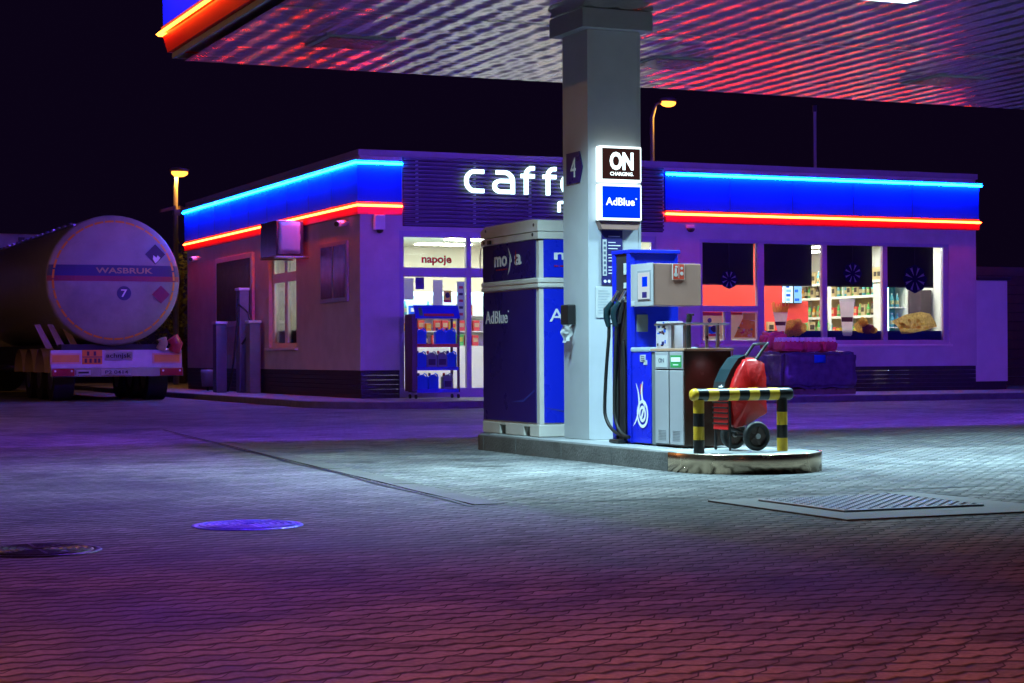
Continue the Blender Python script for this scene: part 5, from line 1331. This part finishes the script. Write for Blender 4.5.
for cx, cz, m, r in ((9.12, 3.10, "black", 0.215), (9.24, 2.25, "band_red", 0.19)):
    w = MB(); yy = endy(math.hypot((cx - TX) / RA, (cz - TZ) / RB)) - 0.03
    w.prism([(cx - r, cz), (cx, cz - r), (cx + r, cz), (cx, cz + r)], 'Y', yy, yy + 0.012, m)
    if m == "black":
        w.prism([(cx + .0, cz - .19), (cx + .06, cz - .14), (cx + .11, cz - .07), (cx + .05, cz - 0.02), (cx + .03, cz - .07), (cx - .04, cz - .02), (cx - .05, cz - .10)], 'Y', yy - 0.004, yy - 0.002, "text_white")
    w.build("hazard_placard", en)
w = MB()
for k in range(14):
    y_ = TY + 0.5 + k * 0.7; w.box(TX - 0.8, TX - 0.76, y_, y_ + 0.3, TZ + 1.12, TZ + 1.22, "steel"); 
w.tube([(TX - 0.78, TY + 0.2, TZ + 1.16), (TX - 0.78, TY + 10.4, TZ + 1.16)], 0.03, "steel", 6); w.build("catwalk", tt)
w = MB(); w.box(6.95, 9.72, TY + 0.05, TY + 0.16, 0.70, 1.08, "truck_side", 0.01); w.box(7.2, 9.4, TY + 0.2, TY + 10.3, 0.75, 1.20, "truck_dark"); w.build("chassis", tt)
w = MB(); w.box(6.94, 9.72, TY - 0.06, TY + 0.04, 0.52, 0.70, "bumper_grey", 0.012); bp = w.build("bumper", tt)
for x0, x1 in ((6.96, 7.42), (9.22, 9.70)):
    w = MB(); w.box(x0, x1, TY - 0.10, TY - 0.062, 0.535, 0.69, "lamp_red", 0.01); tl = w.build("tail_light", tt)
    w = MB()
    for xx in (x0 + 0.06, x1 - 0.06): w.cyl((xx, TY - 0.112, 0.64), (xx, TY - 0.10, 0.64), 0.022, "text_white", n=10)
    w.build("reflector", tl)
for x0, x1 in ((6.94, 7.58), (9.08, 9.70)):
    w = MB(); w.box(x0, x1, TY + 0.03, TY + 0.045, 0.79, 1.01, "reflector_rim", 0.004); w.box(x0 + 0.04, x1 - 0.04, TY + 0.02, TY + 0.028, 0.825, 0.975, "reflector_orange"); w.build("marker_board", tt)
w = MB(); w.box(7.60, 8.02, TY + 0.03, TY + 0.045, 0.78, 1.08, "plate_orange", 0.004); hp_ = w.build("hazard_plate", tt)
w = MB(); w.box(7.605, 8.015, TY + 0.024, TY + 0.0285, 0.925, 0.94, "label_dark")
for k, (a, z) in enumerate(((7.70, .96), (7.84, .96), (7.65, .81), (7.75, .81), (7.85, .81), (7.93, .81))): w.box(a, a + 0.05, TY + 0.024, TY + 0.0285, z, z + 0.09, "cup_band")
w.build("figures", hp_)
w = MB(); w.box(8.07, 8.66, TY + 0.03, TY + 0.045, 0.86, 1.05, "cup_white", 0.004); sp_ = w.build("name_plate", tt)
w = MB(); text(w, "achnjsk", 8.10, 8.63, 0.885, 1.01, "label_dark", at=TY + 0.027, bold=0.025); w.build("lettering", sp_)
w = MB(); w.box(7.98, 8.60, TY - 0.075, TY - 0.0625, 0.555, 0.675, "cup_white", 0.004); np_ = w.build("number_plate", tt)
w = MB(); text(w, "P2 0414", 8.06, 8.54, 0.58, 0.65, "label_dark", at=TY - 0.077, bold=0.01); w.build("lettering", np_)
w = MB(); w.box(7.46, 7.76, TY - 0.072, TY - 0.0625, 0.56, 0.66, "cup_white"); w.box(7.5, 7.72, TY - 0.076, TY - 0.0735, 0.59, 0.63, "label_dark"); w.build("sticker_plate", tt)
for side_ in (7.15, 9.15):
    for yy in (TY + 1.2, TY + 2.6, TY + 4.0):
        w = MB(); w.cyl((side_, yy, 0.5), (side_ + 0.42, yy, 0.5), 0.5, "rubber", n=28); wl = w.build("wheel", tt)
        w = MB(); w.cyl((side_ - 0.01, yy, 0.5), (side_ + 0.43, yy, 0.5), 0.26, "steel", n=20); w.build("rim", wl)
for x0, m in ((6.92, "mudguard_tan"), (9.38, "mudguard_red")):
    for j, yy in enumerate((TY + 1.2, TY + 2.6, TY + 4.0)):
        w = MB(); pts = arc(yy, 0.5, 0.62, 10, 170, 12); vs = [(x0, p[0], p[1]) for p in pts] + [(x0 + 0.36, p[0], p[1]) for p in pts]
        w.add(vs, [[i, i + 1, 13 + i + 1, 13 + i] for i in range(12)], m, True); w.build("mudguard", tt)
w = MB()
for x0 in (6.95, 7.22, 7.5): w.prism([(x0, 1.12), (x0 + 0.16, 1.10), (x0 - 0.12, 1.62), (x0 - 0.24, 1.62)], 'Y', TY + 0.6, TY + 0.64, "mudguard_tan")
w.build("support_rib", tt)
w = MB(); w.tube([(9.25, TY + 0.05, 1.08), (9.32, TY + 0.02, 1.22), (9.28, TY + 0.0, 1.32)], 0.10, "mudguard_tan", 10)
w.tube([(9.55, TY + 0.05, 1.05), (9.60, TY, 1.2), (9.50, TY, 1.34)], 0.13, "mudguard_red", 12); w.build("hose_end", tt)
w = MB(); w.box(7.0, 9.6, TY + 10.7, TY + 12.9, 0.6, 3.4, "truck_side", 0.08); w.build("cab", tt)
# the pale trailer farther back
t = thing("box_trailer", (6.3, 55, 0), "pale box trailer parked crosswise behind the tanker", "trailer")
w = MB(); w.box(3.0, 9.4, 54.0, 56.5, 1.15, 4.38, "truck_white", 0.03); w.build("body", t)
w = MB(); w.box(3.0, 8.6, 53.94, 53.99, 3.86, 3.98, "truck_dark"); w.box(8.50, 8.66, 53.93, 53.99, 3.7, 4.28, "truck_dark"); w.build("door_bar", t)
w = MB(); w.box(3.2, 9.2, 54.2, 56.3, 0.6, 1.14, "truck_dark"); w.build("chassis", t)
for xx in (4.2, 5.5, 8.2):
    w = MB(); w.cyl((xx, 54.1, 0.5), (xx, 54.5, 0.5), 0.5, "rubber", n=20); w.build("wheel", t)

# ------------------------------------------------------------------ street lamps
def street_lamp(x, y, zh, dx, label, extra=False):
    t = thing("street_lamp", (x, y, 0), label, "street lamp", "sodium street lamps")
    w = MB(); w.tube([(x, y, 0), (x, y, zh - 0.5), (x + dx * 0.25, y, zh - 0.08), (x + dx * 0.7, y, zh)], [0.09, 0.065, 0.05, 0.045], "post_grey", 10); w.build("pole", t)
    w = MB(); bm = bmesh.new(); bmesh.ops.create_uvsphere(bm, u_segments=16, v_segments=8, radius=1)
    w.bm(bm, "post_grey", Matrix.Translation((x + dx, y, zh + 0.06)) @ Matrix.Diagonal((0.30, 0.2, 0.09, 1)), True); hd = w.build("lamp_head", t)
    w = MB(); bm = bmesh.new(); bmesh.ops.create_uvsphere(bm, u_segments=16, v_segments=8, radius=1)
    w.bm(bm, "sodium", Matrix.Translation((x + dx, y, zh - 0.03)) @ Matrix.Diagonal((0.25, 0.16, 0.12, 1)), True); w.build("lens", hd)
    if extra:
        w = MB()
        for s in (-1, 1):
            w.prism([(x + s * 0.06, zh - 1.02), (x + s * 0.5, zh - 1.14), (x + s * 0.5, zh - 1.22), (x + s * 0.06, zh - 1.12)], 'Y', y - 0.3, y - 0.1, "letter_yellow")
        w.box(x - 0.10, x + 0.10, y - 0.2, y - 0.06, zh - 1.28, zh - 1.12, "post_grey"); w.build("flood_light", t)
street_lamp(13.18, 55, 6.36, 0.12, "glowing sodium street lamp with two small floodlights behind the tanker", True)
street_lamp(26.30, 50, 8.45, 0.55, "glowing sodium street lamp with curved arm rising behind the shop roof")
street_lamp(-5.5, 30.0, 6.6, 0.6, "sodium street lamp at the left side of the yard beyond the picture")
street_lamp(-3.2, -3.5, 6.6, 0.6, "sodium street lamp standing behind the photographer")
# tree behind the tanker
t = thing("broadleaf_tree", (13.9, 57.5, 0), "dim leafy tree between the tanker and the shop", "tree")
w = MB(); w.tube([(13.9, 57.5, 0), (13.95, 57.5, 1.2), (13.85, 57.6, 2.2), (14.0, 57.5, 3.6)], [0.2, 0.15, 0.12, 0.05], "bark", 10)
rr = random.Random(2)
for k in range(7):
    a = rr.uniform(0, 6.28); z = rr.uniform(1.2, 2.6); w.tube([(13.9, 57.5, z), (13.9 + .6 * math.cos(a), 57.5 + .6 * math.sin(a), z + .5), (13.9 + 1.2 * math.cos(a), 57.5 + 1.2 * math.sin(a), z + .9)], [0.07, 0.04, 0.02], "bark", 6)
w.build("trunk", t)
w = MB()
cl = [Vector((13.9 + rr.gauss(0, .75), 57.5 + rr.gauss(0, .7), rr.uniform(1.3, 4.0))) for _ in range(60)]
for c in cl:
    for k in range(34):
        p = c + Vector((rr.gauss(0, .22), rr.gauss(0, .22), rr.gauss(0, .18))); d = Vector((rr.gauss(0, 1), rr.gauss(0, 1), rr.gauss(0, .6))).normalized(); e_ = d.orthogonal().normalized(); s = rr.uniform(.05, .09)
        w.add([p - d * s, p + e_ * s * .5, p + d * s, p - e_ * s * .5], [[0, 1, 2, 3]], "leaf")
w.build("crown", t)

# ------------------------------------------------------------------ lights, sky, camera
def area(x, y, z, sx, sy, power, col, name):
    l = bpy.data.lights.new(name, 'AREA'); l.shape = 'RECTANGLE'; l.size = sx; l.size_y = sy; l.energy = power; l.color = col
    o = bpy.data.objects.new(name, l); C.objects.link(o); o.location = (x, y, z); return o
for xx in (6.1, 9.7, 13.3, 16.9, 20.5):
    o = area(xx, 13.82, CZ - 0.045, 0.58, 0.58, 310, (0.50, 0.86, 1.0), "canopy_lamp"); o.data.spread = R(124)
area(13.30, 54.9, 6.2, 0.4, 0.3, 110, (1.0, 0.42, 0.05), "sodium_lamp")
area(26.85, 49.9, 8.30, 0.4, 0.3, 110, (1.0, 0.42, 0.05), "sodium_lamp")
area(-4.9, 30.0, 6.45, 0.5, 0.3, 900, (1.0, 0.45, 0.14), "sodium_lamp")
area(-2.6, -3.5, 6.45, 0.6, 0.35, 4300, (1.0, 0.23, 0.07), "sodium_lamp").data.spread = R(135)
W = bpy.data.worlds.new("World"); SC.world = W; W.use_nodes = True
nt = W.node_tree; N = nt.nodes; L = nt.links
for n_ in list(N): N.remove(n_)
ow = N.new("ShaderNodeOutputWorld"); bg = N.new("ShaderNodeBackground"); sk = N.new("ShaderNodeTexSky")
sk.sky_type = 'NISHITA'; sk.sun_disc = False; sk.sun_elevation = R(-4); sk.sun_rotation = R(200)
bg.inputs[1].default_value = 0.004; L.new(sk.outputs[0], bg.inputs[0])
bg2 = N.new("ShaderNodeBackground"); bg2.inputs[0].default_value = (0.0031, 0.0010, 0.0072, 1); bg2.inputs[1].default_value = 1.0
ad = N.new("ShaderNodeAddShader"); L.new(bg.outputs[0], ad.inputs[0]); L.new(bg2.outputs[0], ad.inputs[1]); L.new(ad.outputs[0], ow.inputs[0])

cd = bpy.data.cameras.new("camera"); cam = bpy.data.objects.new("camera", cd); C.objects.link(cam)
cd.sensor_width = 36; cd.lens = 1900 / 1024 * 36; cd.clip_end = 1000; cd.clip_start = 0.1
th, pitch_, roll = R(23.5), math.atan(14 / 1900), 0.005
fw = Vector((math.sin(th) * math.cos(pitch_), math.cos(th) * math.cos(pitch_), math.sin(pitch_)))
rt = Vector((math.cos(th), -math.sin(th), 0)); up = rt.cross(fw)
r2 = rt * math.cos(roll) - up * math.sin(roll); u2 = up * math.cos(roll) + rt * math.sin(roll)
cam.matrix_world = Matrix(((r2.x, u2.x, -fw.x, 0), (r2.y, u2.y, -fw.y, 0), (r2.z, u2.z, -fw.z, 0.92), (0, 0, 0, 1)))
SC.camera = cam
vs_ = SC.view_settings; vs_.view_transform = 'Standard'; vs_.look = 'None'; vs_.exposure = 0; vs_.gamma = 1; vs_.use_curve_mapping = False
SC.cycles.use_denoising = True
SC.cycles.max_bounces = 8; SC.cycles.transparent_max_bounces = 16
SC.cycles.sample_clamp_indirect = 6.0
SC.cycles.caustics_reflective = False; SC.cycles.caustics_refractive = False
